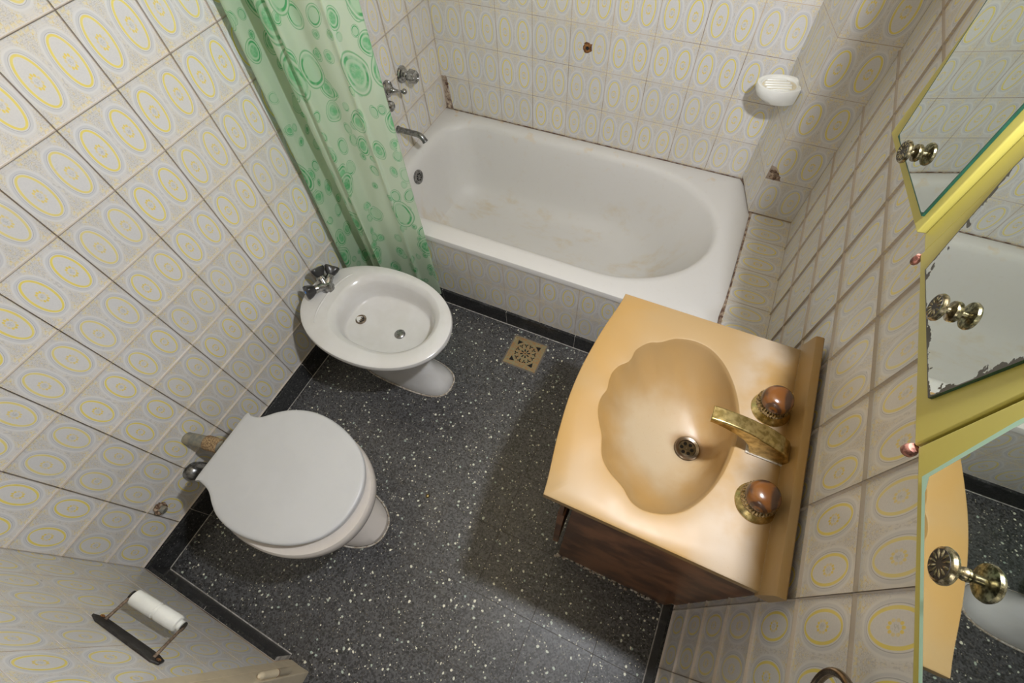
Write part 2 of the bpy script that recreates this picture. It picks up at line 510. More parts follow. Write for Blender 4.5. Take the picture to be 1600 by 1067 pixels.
def link(name, bm, mat, parent=None, origin=None, smooth=False, bevel=0.0, sub=0, label=None):
    """one mesh object; geometry in bm is in world coordinates"""
    me = bpy.data.meshes.new(name)
    base = Vector(origin) if origin is not None else (wl(parent) if parent else Vector((0, 0, 0)))
    bmesh.ops.translate(bm, verts=bm.verts, vec=-base)
    bmesh.ops.recalc_face_normals(bm, faces=bm.faces)
    bm.to_mesh(me)
    bm.free()
    o = bpy.data.objects.new(name, me)
    COL.objects.link(o)
    for mm in (mat if isinstance(mat, (list, tuple)) else [mat]):
        me.materials.append(mm)
    if parent:
        o.parent = parent
        o.location = base - wl(parent)
    else:
        o.location = base
    WL[o.name] = base
    if smooth:
        for p in me.polygons:
            p.use_smooth = True
        if smooth == 'auto':
            me.set_sharp_from_angle(angle=math.radians(38))
    if bevel:
        md = o.modifiers.new('bevel', 'BEVEL')
        md.width = bevel
        md.segments = 3
        md.limit_method = 'ANGLE'
        for p in me.polygons:
            p.use_smooth = True
        md.harden_normals = True
    if sub:
        md = o.modifiers.new('sub', 'SUBSURF')
        md.levels = md.render_levels = sub
    if label:
        o['label'] = label
    return o


def bbox(bm, lo, hi):
    lo, hi = Vector(lo), Vector(hi)
    v = [bm.verts.new((x, y, z)) for x in (lo.x, hi.x) for y in (lo.y, hi.y) for z in (lo.z, hi.z)]
    for f in ((0, 1, 3, 2), (4, 6, 7, 5), (0, 4, 5, 1), (2, 3, 7, 6), (0, 2, 6, 4), (1, 5, 7, 3)):
        bm.faces.new([v[i] for i in f])
    return bm


def box(name, lo, hi, mat, parent=None, bevel=0.0, **kw):
    bm = bmesh.new()
    bbox(bm, lo, hi)
    return link(name, bm, mat, parent, bevel=bevel, **kw)


def loft(bm, rings, cap0=True, cap1=True, closed=True):
    vr = [[bm.verts.new(p) for p in r] for r in rings]
    n = len(vr[0])
    for a, b in zip(vr, vr[1:]):
        for i in range(n if closed else n - 1):
            j = (i + 1) % n
            bm.faces.new((a[i], a[j], b[j], b[i]))
    if cap0:
        bm.faces.new(list(reversed(vr[0])))
    if cap1:
        bm.faces.new(vr[-1])
    return vr


def frame(axis):
    w = Vector(axis).normalized()
    t = Vector((0, 0, 1)) if abs(w.z) < 0.9 else Vector((1, 0, 0))
    u = w.cross(t).normalized()
    return u, w.cross(u).normalized(), w


def lathe(bm, c, axis, prof, n=32, cap0=True, cap1=True, flute=None):
    c = Vector(c)
    u, v, w = frame(axis)
    rings = []
    for r, h in prof:
        ring = []
        for i in range(n):
            a = 2 * PI * i / n
            rr = r * (flute(a, r, h) if flute else 1)
            ring.append(c + w * h + u * (rr * math.cos(a)) + v * (rr * math.sin(a)))
        rings.append(ring)
    return loft(bm, rings, cap0, cap1)


def tube(bm, pts, rad, n=14, cap=True):
    pts = [Vector(p) for p in pts]
    rad = rad if isinstance(rad, (list, tuple)) else [rad] * len(pts)
    d0 = (pts[1] - pts[0]).normalized()
    u = frame(d0)[0]
    rings = []
    for i, p in enumerate(pts):
        if i == 0:
            d = pts[1] - pts[0]
        elif i == len(pts) - 1:
            d = pts[-1] - pts[-2]
        else:
            d = (pts[i + 1] - pts[i]).normalized() + (pts[i] - pts[i - 1]).normalized()
        d.normalize()
        u = (u - d * u.dot(d)).normalized()
        v = d.cross(u)
        rings.append([p + u * (rad[i] * math.cos(2 * PI * k / n)) + v * (rad[i] * math.sin(2 * PI * k / n)) for k in range(n)])
    loft(bm, rings, cap, cap)
    return bm


def catmull(pts, n, closed=True):
    P = [Vector(p) for p in pts]
    L = len(P)
    out = []
    for i in range(L if closed else L - 1):
        p0 = P[(i - 1) % L] if closed or i > 0 else P[0]
        p1, p2 = P[i], P[(i + 1) % L]
        p3 = P[(i + 2) % L] if closed or i + 2 < L else P[-1]
        for k in range(n):
            t = k / n
            out.append(0.5 * ((2 * p1) + (p2 - p0) * t + (2 * p0 - 5 * p1 + 4 * p2 - p3) * t * t + (3 * p1 - p0 - 3 * p2 + p3) * t ** 3))
    if not closed:
        out.append(P[-1])
    return out


def prism(bm, poly, vec):
    """poly: list of 3D points; extruded by vec"""
    vec = Vector(vec)
    loft(bm, [[Vector(p) for p in poly], [Vector(p) + vec for p in poly]])
    return bm


def lump(bm, c, r, seed=0, flat=(1, 1, 1), amp=0.35, sub=2):
    g = bmesh.ops.create_icosphere(bm, subdivisions=sub, radius=1.0)
    for v in g['verts']:
        d = v.co.normalized()
        k = r * (1 + amp * noise.noise(d * 2.1 + Vector((seed * 3.1, 0, seed))))
        v.co = Vector(c) + Vector((d.x * k * flat[0], d.y * k * flat[1], d.z * k * flat[2]))
    return bm


def sell(cx, cy, a, b, z, n=64, e=2.0, ef=None):
    out = []
    for i in range(n):
        t = 2 * PI * i / n
        c, s = math.cos(t), math.sin(t)
        ee = e
        out.append(Vector((cx + a * math.copysign(abs(c) ** (2 / ee), c), cy + b * math.copysign(abs(s) ** (2 / ee), s), z)))
    return out


# ------------------------------------------------------------------ tiles
TILE_CACHE = {}


def tile_mesh(w, h, u0, u1, v0, v1, mat, name='tile', cut=None, th=0.005):
    key = (round(w, 3), round(h, 3), round(u0, 2), round(u1, 2), round(v0, 2), round(v1, 2), mat.name, cut is not None)
    if key in TILE_CACHE:
        return TILE_CACHE[key]
    bm = bmesh.new()
    uvl = bm.loops.layers.uv.new('uv')
    c = 0.0003
    poly = cut or [(0, 0), (w, 0), (w, h), (0, h)]
    cx = sum(p[0] for p in poly) / len(poly)
    cy = sum(p[1] for p in poly) / len(poly)

    def inset(p, d):
        x, y = p
        return (x + (d if x < cx else -d), y + (d if y < cy else -d))
    back = [bm.verts.new((x, y, -th)) for x, y in poly]
    side = [bm.verts.new((x, y, -c)) for x, y in poly]
    top = [bm.verts.new((*inset(p, c), 0)) for p in poly]
    n = len(poly)
    bm.faces.new(top)
    for i in range(n):
        j = (i + 1) % n
        bm.faces.new((back[i], back[j], side[j], side[i]))
        bm.faces.new((side[i], side[j], top[j], top[i]))
    for f in bm.faces:
        for l in f.loops:
            x, y, z = l.vert.co
            l[uvl].uv = (u0 + (u1 - u0) * x / w, v0 + (v1 - v0) * y / h)
    me = bpy.data.meshes.new(name)
    bm.to_mesh(me)
    bm.free()
    me.materials.append(mat)
    TILE_CACHE[key] = me
    return me


def lay(parent, O, U, V, us, vs, P=0.15, G=0.0014, mat=None, name='tile', wob=0.00007, skip=(), cuts=None, cutu='lo', cutv='lo'):
    """a tile for every cell between consecutive us and vs (distances along U and V from O)"""
    O, U, V = Vector(O), Vector(U).normalized(), Vector(V).normalized()
    N = U.cross(V)
    R = Matrix((U, V, N)).transposed()
    mat = mat or M['tile']
    pb = wl(parent)
    for i in range(len(us) - 1):
        for j in range(len(vs) - 1):
            if (i, j) in skip:
                continue
            w, h = us[i + 1] - us[i], vs[j + 1] - vs[j]
            u0, u1, v0, v1 = 0.0, 1.0, 0.0, 1.0
            if w < P * 0.97:
                if i == 0:
                    u0 = 1 - w / P
                else:
                    u1 = w / P
            if h < P * 0.97:
                if j == 0:
                    v0 = 1 - h / P
                else:
                    v1 = h / P
            cut = cuts.get((i, j)) if cuts else None
            me = tile_mesh(w - G, h - G, u0, u1, v0, v1, mat, name, cut)
            o = bpy.data.objects.new(name, me)
            COL.objects.link(o)
            o.parent = parent
            p = O + U * (us[i] + G / 2) + V * (vs[j] + G / 2) + N * random.uniform(-wob, 0)
            tilt = Matrix.Rotation(random.uniform(-1, 1) * wob * 5, 3, 'X') @ Matrix.Rotation(random.uniform(-1, 1) * wob * 5, 3, 'Y')
            mm = (R @ tilt).to_4x4()
            mm.translation = p - pb
            o.matrix_basis = mm


def lines(first, pitch, lo, hi):
    out = [lo]
    k = math.floor((lo - first) / pitch)
    x = first + k * pitch
    while x < hi - 0.004:
        if x > lo + 0.012:
            out.append(x)
        x += pitch
    out.append(hi)
    return out


RW, RL, RH = 1.542, 2.119, 2.40        # room width (x), depth (y), height
YN = 0.02                               # near wall where it meets the left wall
REC = 0.0005                            # grout lies this far behind the tile faces

# ------------------------------------------------------------------ room shell
wall_left = box('wall_left', (-0.12, -0.12, -0.02), (-REC, RL + 0.12, RH), M['grout'])
tag(wall_left, 'long tiled wall behind the toilet, bidet and curtain, cream tiles with yellow ovals', 'wall', kind='structure')
zl = lines(0.10, 0.15, 0.10, RH)
lay(wall_left, (0, RL, 0), (0, -1, 0), (0, 0, 1), lines(RL - 1.0724, 0.15, 0, RL - YN), zl)

wall_far = box('wall_far', (-REC, RL + REC, 0.0), (RW + REC, RL + 0.12, RH), M['grout'])
tag(wall_far, 'short tiled wall along the back of the bathtub, with a rusty hole', 'wall', kind='structure')
lay(wall_far, (0, RL, 0), (1, 0, 0), (0, 0, 1), [0.0] + [0.14 + 0.15 * k for k in range(9)], lines(0.10, 0.15, 0.40, RH), skip=((0, 0),))
# broken first tile by the corner: only its right part is left
bits = thing('broken_tile', (0.02, RL, 0.40), 'broken tile with a dirty crumbled strip in the far corner above the tub', 'broken tile')
bm = bmesh.new()
prism(bm, [(0.040, RL, 0.402), (0.139, RL, 0.402), (0.139, RL, 0.549), (0.029, RL, 0.549)], (0, 0.005, 0))
uvl = bm.loops.layers.uv.new('uv')
for f in bm.faces:
    for l in f.loops:
        l[uvl].uv = ((l.vert.co.x + 0.01) / 0.15, (l.vert.co.z - 0.40) / 0.15)
link('tile_piece', bm, M['tile'], bits)
bm = bmesh.new()
for k in range(26):
    t = k / 25
    lump(bm, (0.012 + 0.018 * random.random(), RL + 0.001, 0.405 + 0.14 * t), 0.006 + 0.004 * random.random(), k, (1, 0.5, 1.2), 0.5, 1)
link('mortar', bm, M['tanmortar'], bits, smooth=True, label='dirty tan crumbled mortar')
tag(bits, kind='thing')

wall_right = box('wall_right', (RW + REC, -0.12, -0.02), (RW + 0.12, RL + REC, RH), M['grout'])
tag(wall_right, 'long tiled wall behind the washbasin and the yellow mirror cabinet', 'wall', kind='structure')
lay(wall_right, (RW, 0, 0), (0, 1, 0), (0, 0, 1), lines(1.1968 - 1.2, 0.15, 0.0, 1.94), lines(0.1047, 0.15, 0.1047, RH))

# near wall, a couple of degrees off square, ends at the door
ang = -0.033
NU = Vector((math.cos(ang), math.sin(ang), 0))
bm = bmesh.new()
NN = Vector((0, 0, 1)).cross(NU)
o0 = Vector((0, YN, 0)) - NN * REC
prism(bm, [o0, o0 + NU * 0.578, o0 + NU * 0.578 - NN * 0.12, o0 - NN * 0.12], (0, 0, RH))
wall_near = link('wall_near', bm, M['grout'])
tag(wall_near, 'narrow tiled wall with the roll holder beside the door frame', 'wall', kind='structure')
lay(wall_near, (0.555 * NU.x, YN + 0.555 * NU.y, 0), -NU, (0, 0, 1), [0.0, 0.130, 0.28, 0.43, 0.555], zl)
bm = bmesh.new()
p0 = Vector((0, YN, 0)) + NU * 0.553
prism(bm, [p0, p0 + NU * 0.026, p0 + NU * 0.026 + NN * 0.0025, p0 + NN * 0.0025], (0, 0, 2.05))
tag(link('trim_1', bm, M['plaster'], bevel=0.001), 'painted plaster strip between near wall tiles and door frame', 'trim', kind='structure')
wr = box('wall_near_right', (1.43, -0.10, 0.0), (RW + REC, 0.0, RH), M['ceiling'])
tag(wr, 'short plain wall return beside the doorway, next to the tiled right wall', 'wall', kind='structure')
wa = box('wall_near_top', (0.578, -0.10, 2.09), (1.43, 0.0, RH), M['ceiling'])
tag(wa, 'plain wall strip above the doorway', 'wall', kind='structure')
ceil = box('ceiling', (-0.12, -0.12, RH), (RW + 0.12, RL + 0.12, RH + 0.08), M['ceiling'])
tag(ceil, 'plain white painted ceiling', 'ceiling', kind='structure')

# pier in the far right corner (front face one tile wide, side face splayed)
YC = 1.935
bm = bmesh.new()
side_dir = Vector((1.335 - 1.39, RL - YC, 0)).normalized()
a = Vector((1.39, YC, 0))
b = Vector((1.335, RL, 0))
sn = Vector((0, 0, 1)).cross(side_dir)  # points to -x (into the tub space)
prism(bm, [a + Vector((REC * 0.8, REC, 0)), Vector((RW, YC + REC, 0)), Vector((RW, RL + REC, 0)), b + Vector((REC, REC, 0))], (0, 0, RH))
bmesh.ops.translate(bm, verts=[v for v in bm.verts if v.co.z < 0.1], vec=(0, 0, 0.41))
wall_pier = link('wall_pier', bm, M['grout'])
tag(wall_pier, 'boxed-out tiled pier in the far right corner behind the bathtub', 'wall', kind='structure')
zc = [0.412, 0.562] + [0.712 + 0.15 * k for k in range(12)]
zc = [z for z in zc if z < RH - 0.02] + [RH]
w15 = RW - 1.39
# front tile with its lower left corner broken off
c = 0.1505
cutp = [(0.048, 0), (c, 0), (c, 0.148), (0, 0.148), (0, 0.052), (0.016, 0.048), (0.028, 0.034)]
lay(wall_pier, (1.39, YC, 0), (1, 0, 0), (0, 0, 1), [0, w15], zc, skip=(), cuts={(0, 1): cutp})
sl = (b - a).length
lay(wall_pier, (b.x, b.y, 0), tuple(-side_dir), (0, 0, 1), [0, sl - 0.15, sl] if sl > 0.16 else [0, sl], zc)
bm = bmesh.new()
for k in range(16):
    lump(bm, (1.398 + 0.03 * random.random(), YC + 0.0005, 0.566 + 0.030 * random.random()), 0.007, k, (1.1, 0.45, 0.9), 0.6, 1)
hole = link('mortar_patch', bm, M['rubble'], None, origin=(1.41, YC, 0.58), smooth=True)
tag(hole, 'crumbled brown mortar where a pier tile has lost its corner', 'mortar')

# tiled ledge between tub and right wall
LZ = 0.407
ledge = box('wall_ledge', (1.4025, 1.386, 0.0), (RW, YC + 0.02, LZ - REC), M['grout'])
tag(ledge, 'low tiled ledge filling the gap between bathtub and right wall', 'ledge', kind='structure')
lay(ledge, (1.404, YC, LZ), (0, -1, 0), (1, 0, 0), [0.0, 0.129, 0.279, 0.429, YC - 1.387], [0.0, RW - 1.404])

# tiled apron below the tub rim
YA = 1.3799
apron = box('wall_apron', (0.0, YA + REC, 0.0), (1.404, YA + 0.03, 0.375), M['grout'])
tag(apron, 'low tiled front under the bathtub rim', 'wall', kind='structure')
lay(apron, (0, YA, 0), (1, 0, 0), (0, 0, 1), lines(0.4872 - 0.45, 0.15, 0.0, 1.404), [0.0785, 0.2285, 0.3755])

# floor
fl = box('floor', (-0.12, -1.6, -0.06), (RW + 0.12, 1.42, -0.0014), M['floorjoint'])
tag(fl, 'black terrazzo floor with pale chips', 'floor', kind='structure')
xs = lines(0.175, 0.2, 0.0, RW)
ys = lines(0.0, 0.2, -0.6, 1.40)
lay(fl, (0, 0, 0), (1, 0, 0), (0, 1, 0), xs, ys, P=0.2, G=0.0012, mat=M['floor'], name='terrazzo_tile', wob=0.0001)


def baseboard(name, A, B, Nrm, h, label, joints, th=0.012):
    A, B, Nrm = Vector(A), Vector(B), Vector(Nrm).normalized()
    D = (B - A)
    L = D.length
    D.normalize()
    bm = bmesh.new()
    prism(bm, [A, B, B + Nrm * (th - 0.0008), A + Nrm * (th - 0.0008)], (0, 0, h - 0.0008))
    core = link(name, bm, M['joint'], None, origin=tuple(A))
    tag(core, label, 'baseboard', kind='structure')
    js = [0.0] + [j for j in joints if 0.02 < j < L - 0.02] + [L]
    for k in range(len(js) - 1):
        bm = bmesh.new()
        s, e = A + D * (js[k] + 0.0008), A + D * (js[k + 1] - 0.0008)
        prism(bm, [s + Nrm * 0.001, e + Nrm * 0.001, e + Nrm * th, s + Nrm * th], (0, 0, h))
        # pale worn line where board meets floor
        link('board', bm, M['granite'], core, bevel=0.0008)
    bm = bmesh.new()
    prism(bm, [A + Nrm * th, B + Nrm * th, B + Nrm * (th + 0.003), A + Nrm * (th + 0.003)], (0, 0, 0.0009))
    link('grout_line', bm, M['joint'], core)
    return core


baseboard('baseboard_left', (0, YN, 0), (0, 1.375, 0), (1, 0, 0), 0.097, 'black granite baseboard under the left wall', [0.20 + 0.30 * k for k in range(5)])
baseboard('baseboard_near', tuple(Vector((0.0, YN, 0))), tuple(Vector((0, YN, 0)) + NU * 0.545), tuple(NN), 0.092, 'black granite baseboard under the roll holder wall', [0.26])
baseboard('baseboard_apron', (0.0, YA, 0), (1.404, YA, 0), (0, -1, 0), 0.082, 'black granite baseboard under the bathtub front', [0.334, 0.640, 0.945, 1.25])
baseboard('baseboard_right', (RW, 0, 0), (RW, 0.612, 0), (-1, 0, 0), 0.103, 'black granite baseboard under the right wall before the vanity', [0.3])

# door frame with hinge
door = thing('door_1', (0.60, -0.04, 0), 'cream painted door frame at the near wall', 'door frame', kind='structure')
bm = bmesh.new()
bbox(bm, (0.578, -0.10, 0.0), (0.622, 0.003, 2.05))
bbox(bm, (1.39, -0.10, 0.0), (1.43, 0.003, 2.05))
bbox(bm, (0.578, -0.10, 2.05), (1.43, 0.003, 2.09))
link('door_frame', bm, M['plaster'], door, bevel=0.003)
bm = bmesh.new()
lathe(bm, (0.610, 0.010, 0.125), (0, 0, 1), [(0.003, -0.004), (0.0085, 0.0), (0.0095, 0.006), (0.0095, 0.072), (0.0100, 0.073), (0.0100, 0.077), (0.0095, 0.078), (0.0095, 0.15), (0.0085, 0.158), (0.004, 0.163)], 18)
hg = link('hinge', bm, M['plaster'], door, smooth='auto', label='painted hinge knuckle with a rusty split')
bm = bmesh.new()
lathe(bm, (0.610, 0.010, 0.125), (0, 0, 1), [(0.0102, 0.0735), (0.0102, 0.0765)], 16)
link('rust_ring', bm, M['rust'], hg, smooth='auto')

# ------------------------------------------------------------------ bathtub
TZ = 0.402


def ray_poly(c, ang, poly):
    d = Vector((math.cos(ang), math.sin(ang)))
    best = None
    for i in range(len(poly)):
        p, q = poly[i], poly[(i + 1) % len(poly)]
        e = q - p
        den = d.x * e.y - d.y * e.x
        if abs(den) < 1e-12:
            continue
        w = p - c
        t = (w.x * e.y - w.y * e.x) / den
        s = (w.x * d.y - w.y * d.x) / den
        if t > 0 and -1e-6 <= s <= 1 + 1e-6 and (best is None or t > best):
            best = t
    return c + d * best


def rounded(x0, x1, y0, y1, rl0, rl1, rr, n=14):
    """rounded rectangle, corners: lower-left rl0, upper-left rl1, right rr"""
    P = []

    def arc(cx, cy, rx, ry, a0, a1):
        for k in range(n + 1):
            a = a0 + (a1 - a0) * k / n
            P.append(Vector((cx + rx * math.cos(a), cy + ry * math.sin(a))))
    arc(x1 - rr[0], y0 + rr[1], rr[0], rr[1], -PI / 2, 0)
    arc(x1 - rr[0], y1 - rr[1], rr[0], rr[1], 0, PI / 2)
    arc(x0 + rl1, y1 - rl1, rl1, rl1, PI / 2, PI)
    arc(x0 + rl0, y0 + rl0, rl0, rl0, PI, 1.5 * PI)
    return P


tub = thing('bathtub', (0.70, 1.75, 0.0), 'white built-in enamel bathtub with a rounded right end and yellow stains', 'bathtub')
outer_poly = [Vector(p) for p in ((0.0, 1.378), (1.4, 1.378), (1.4015, 1.405), (1.4015, 1.965), (1.388, 2.015), (1.352, 2.085), (1.334, 2.117), (0.0, 2.117))]
cc = Vector((0.70, 1.755))
angs = [2 * PI * i / 140 for i in range(140)] + [math.atan2((p - cc).y, (p - cc).x) % (2 * PI) for p in outer_poly]
angs = sorted(set(round(a, 5) for a in angs))


def tub_ring(poly, z):
    return [Vector((*ray_poly(cc, a, poly), z)) for a in angs]


def inner(d, dr=None, dl=None, dy=None):
    """inner opening shrunk: d overall"""
    dr = d if dr is None else dr
    dl = d if dl is None else dl
    dy = d if dy is None else dy
    x0, x1, y0, y1 = 0.052 + dl, 1.312 - dr, 1.457 + dy, 2.066 - dy
    hy = (y1 - y0) / 2
    return rounded(x0, x1, y0, y1, max(0.05, 0.14 - d * 0.2), max(0.05, 0.15 - d * 0.2), (min(0.36, hy * 1.25), hy * 0.999))


sk = [Vector((p.x, p.y)) for p in outer_poly]


def shrink(poly, k):
    return [Vector((min(max(p.x, 0.0 + k), 10) - (k if p.x > 1.2 else 0), p.y + (k if p.y < 1.6 else -k))) for p in poly]


rings = [tub_ring(sk, TZ - 0.026), tub_ring(sk, TZ - 0.008), tub_ring(shrink(sk, 0.002), TZ - 0.002), tub_ring(shrink(sk, 0.007), TZ)]
rings += [tub_ring(inner(-0.018), TZ - 0.0005), tub_ring(inner(-0.006), TZ - 0.003), tub_ring(inner(0.004), TZ - 0.010), tub_ring(inner(0.012), TZ - 0.026),
          tub_ring(inner(0.02, 0.03, 0.016, 0.02), TZ - 0.06), tub_ring(inner(0.035, 0.075, 0.024, 0.035), TZ - 0.13), tub_ring(inner(0.05, 0.12, 0.034, 0.05), 0.20),
          tub_ring(inner(0.07, 0.17, 0.05, 0.07), 0.13), tub_ring(inner(0.10, 0.225, 0.075, 0.10), 0.085), tub_ring(inner(0.14, 0.30, 0.12, 0.14), 0.066), tub_ring(inner(0.20, 0.42, 0.25, 0.2), 0.062)]
bm = bmesh.new()
loft(bm, rings, False, True)
link('tub_shell', bm, M['enamel'], tub, smooth='auto')
# overflow grille on the tap end
OC = Vector((0.0735, 1.716, 0.335))
bm = bmesh.new()
ax = Vector((1, 0, 0.18))
lathe(bm, OC, ax, [(0.030, -0.006), (0.0305, 0.001), (0.028, 0.003), (0.020, 0.0035), (0.0195, 0.002), (0.004, 0.0022), (0.003, 0.004)], 32)
of = link('overflow_grille', bm, M['dullchrome'], tub, smooth='auto', label='round grey overflow grille with eight slots')
bm = bmesh.new()
u, v, w = frame(ax)
for k in range(8):
    a0 = 2 * PI * k / 8
    p = OC + u * (0.0135 * math.cos(a0)) + v * (0.0135 * math.sin(a0)) + w * 0.0018
    lathe(bm, p, ax, [(0.0034, 0), (0.0034, 0.0016)], 10)
link('slots', bm, M['holes'], of)
# caulk bead at the back and right
bm = bmesh.new()
tube(bm, [(0.004, 2.114, TZ + 0.001), (0.4, 2.1155, TZ + 0.0015), (0.9, 2.1155, TZ + 0.001), (1.331, 2.1155, TZ + 0.001)], 0.0018, 8)
tube(bm, [(1.336, 2.112, TZ), (1.353, 2.085, TZ + 0.001), (1.389, 2.015, TZ), (1.402, 1.965, TZ + 0.001), (1.4025, 1.8, TZ + 0.003), (1.4035, 1.6, TZ + 0.002), (1.402, 1.50, TZ + 0.001), (1.398, 1.43, TZ), (1.402, 1.39, TZ)],
     [0.003, 0.0035, 0.004, 0.005, 0.0035, 0.003, 0.0045, 0.006, 0.007], 8)
for k in range(14):
    lump(bm, (1.396 + 0.012 * random.random(), 1.935 + 0.03 * random.random(), TZ + 0.004), 0.008, k, (1, 1, 0.6), 0.5, 1)
for k in range(10):
    lump(bm, (1.400 + 0.006 * random.random(), 1.40 + 0.09 * random.random(), TZ + 0.002), 0.005, k + 50, (1, 1.4, 0.7), 0.5, 1)
link('caulk_bead', bm, M['tanmortar'], tub, smooth=True, label='dirty tan sealant along the rim')

# ------------------------------------------------------------------ bath taps
def escutcheon(bm, c, r=0.031):
    lathe(bm, c, (1, 0, 0), [(r, 0.0), (r, 0.004), (r * 0.9, 0.009), (r * 0.66, 0.011), (r * 0.62, 0.016), (r * 0.42, 0.020), (r * 0.38, 0.026)], 32)


t = thing('shower_valve', (0, 1.858, 0.69), 'chrome shower valve with a stubby faceted knob, nearest the far corner', 'tap', 'valves above the bathtub')
bm = bmesh.new()
escutcheon(bm, (0, 1.858, 0.69))
link('escutcheon', bm, M['chrome'], t, smooth='auto')
bm = bmesh.new()
lathe(bm, (0.02, 1.858, 0.69), (1, 0, 0), [(0.009, 0), (0.009, 0.012), (0.021, 0.014), (0.024, 0.018), (0.022, 0.046), (0.018, 0.050), (0.012, 0.050), (0.010, 0.047)], 36,
      flute=lambda a, r, h: 1 + (0.07 * math.cos(6 * a) if r > 0.015 else 0))
link('knob', bm, M['chrome'], t, smooth='auto')
t = thing('lever_valve', (0, 1.752, 0.69), 'chrome bath valve with a thin ball-tipped lever, between the other two valves', 'tap', 'valves above the bathtub')
bm = bmesh.new()
escutcheon(bm, (0, 1.752, 0.69))
link('escutcheon', bm, M['chrome'], t, smooth='auto')
bm = bmesh.new()
tube(bm, [(0.022, 1.752, 0.69), (0.03, 1.754, 0.689), (0.042, 1.765, 0.683), (0.052, 1.777, 0.677)], [0.011, 0.009, 0.0045, 0.0045])
lump(bm, (0.056, 1.782, 0.675), 0.0105, 1, amp=0)
link('lever', bm, M['chrome'], t, smooth=True)
t = thing('bath_mixer_valve', (0, 1.708, 0.655), 'chrome domed bath valve half hidden by the green curtain', 'tap', 'valves above the bathtub')
bm = bmesh.new()
escutcheon(bm, (0, 1.708, 0.655))
link('escutcheon', bm, M['chrome'], t, smooth='auto')
bm = bmesh.new()
lathe(bm, (0.02, 1.708, 0.655), (1, 0, 0), [(0.012, 0), (0.012, 0.006), (0.019, 0.010), (0.018, 0.022), (0.012, 0.028), (0.006, 0.030)], 32)
link('dome_cap', bm, M['chrome'], t, smooth='auto')

t = thing('bath_spout', (0, 1.753, 0.519), 'chrome bent spout pipe on the wall above the bathtub', 'spout')
bm = bmesh.new()
pts = catmull([(-0.004, 1.753, 0.521), (0.03, 1.753, 0.522), (0.075, 1.753, 0.522), (0.098, 1.753, 0.521), (0.113, 1.753, 0.513), (0.124, 1.753, 0.496)], 6, False)
tube(bm, pts, [0.0115] * (len(pts) - 4) + [0.0115, 0.0118, 0.0125, 0.0125], 20)
link('pipe', bm, M['dullchrome'], t, smooth='auto')
bm = bmesh.new()
lathe(bm, (0.0, 1.753, 0.521), (1, 0, 0), [(0.015, 0), (0.0145, 0.003), (0.012, 0.004)], 24)
link('collar', bm, M['dullchrome'], t, smooth='auto')
bm = bmesh.new()
lathe(bm, (0.1243, 1.753, 0.4955), (0.011, 0, -0.017), [(0.009, -0.001), (0.009, 0.0006)], 20)
link('outlet', bm, M['holes'], t)

# rusty hole on far wall
rh = thing('rusty_pipe_hole', (0.658, RL, 0.774), 'rusty empty pipe hole in the far wall tile', 'pipe hole')
bm = bmesh.new()
lump(bm, (0.658, RL, 0.774), 0.0175, 3, (1, 0.12, 1), 0.5, 3)
link('rust_ring', bm, M['rust'], rh, smooth=True)
bm = bmesh.new()
lathe(bm, (0.658, RL - 0.0022, 0.774), (0, -1, 0), [(0.006, -0.002), (0.006, 0.001), (0.0035, 0.0005)], 16)
link('pipe_end', bm, M['holes'], rh)

# ------------------------------------------------------------------ soap dish
SC = Vector((1.311, 2.004, 0.826))
E1 = -sn.normalized() if sn.x < 0 else sn.normalized()      # into the pier
E1 = Vector((abs(E1.x), abs(E1.y), 0))
E2 = side_dir.copy()
sd = thing('soap_dish', tuple(SC), 'white glazed soap dish with ridges on the side of the tiled pier', 'soap dish')
FACE = (Vector((1.39, YC, SC.z)) - SC).dot(E1) - 0.0006                             # distance from SC to the pier face


def leaf(k, z, sh=0.0, sq=1.0):
    out = []
    for i in range(72):
        t0 = 2 * PI * i / 72
        c_, s_ = math.cos(t0), math.sin(t0)
        x_ = min(0.066 * k * c_ * (1 if c_ < 0 else 1.15) + sh, FACE)
        y_ = 0.050 * k * math.copysign(abs(s_) ** 0.95, s_)
        p_ = SC + E1 * x_ + E2 * y_
        out.append(Vector((p_.x, p_.y, z)))
    return out


bm = bmesh.new()
loft(bm, [leaf(0.55, SC.z - 0.040, 0.028), leaf(0.78, SC.z - 0.036, 0.014), leaf(0.94, SC.z - 0.020, 0.004), leaf(1.0, SC.z - 0.002), leaf(1.0, SC.z + 0.008), leaf(0.975, SC.z + 0.0125), leaf(0.90, SC.z + 0.0135),
          leaf(0.80, SC.z + 0.0120, -0.002), leaf(0.75, SC.z + 0.006, -0.003), leaf(0.5, SC.z + 0.003, -0.003), leaf(0.1, SC.z + 0.003, -0.003)])
link('tray', bm, M['soap'], sd, smooth='auto')
for k in range(5):
    yy = (k - 2) * 0.0135
    L_ = 0.040 * math.sqrt(max(0.1, 1 - (yy / 0.040) ** 2))
    bm = bmesh.new()
    cen = SC + E2 * yy - E1 * 0.003
    tube(bm, [cen - E1 * L_ + Vector((0, 0, 0.003)), cen - E1 * (L_ - 0.004) + Vector((0, 0, 0.0065)), cen + E1 * (L_ - 0.004) + Vector((0, 0, 0.0065)), cen + E1 * L_ + Vector((0, 0, 0.003))], 0.0036, 8)
    link('ridge', bm, M['soap'], sd, smooth=True)
bm = bmesh.new()
loft(bm, [leaf(0.72, SC.z + 0.0050, -0.003), leaf(0.68, SC.z + 0.0058, -0.003), leaf(0.1, SC.z + 0.0056, -0.003)], False, True)
link('groove_stain', bm, M['soapgroove'], sd, smooth=True, label='yellowed hollow between the ridges')

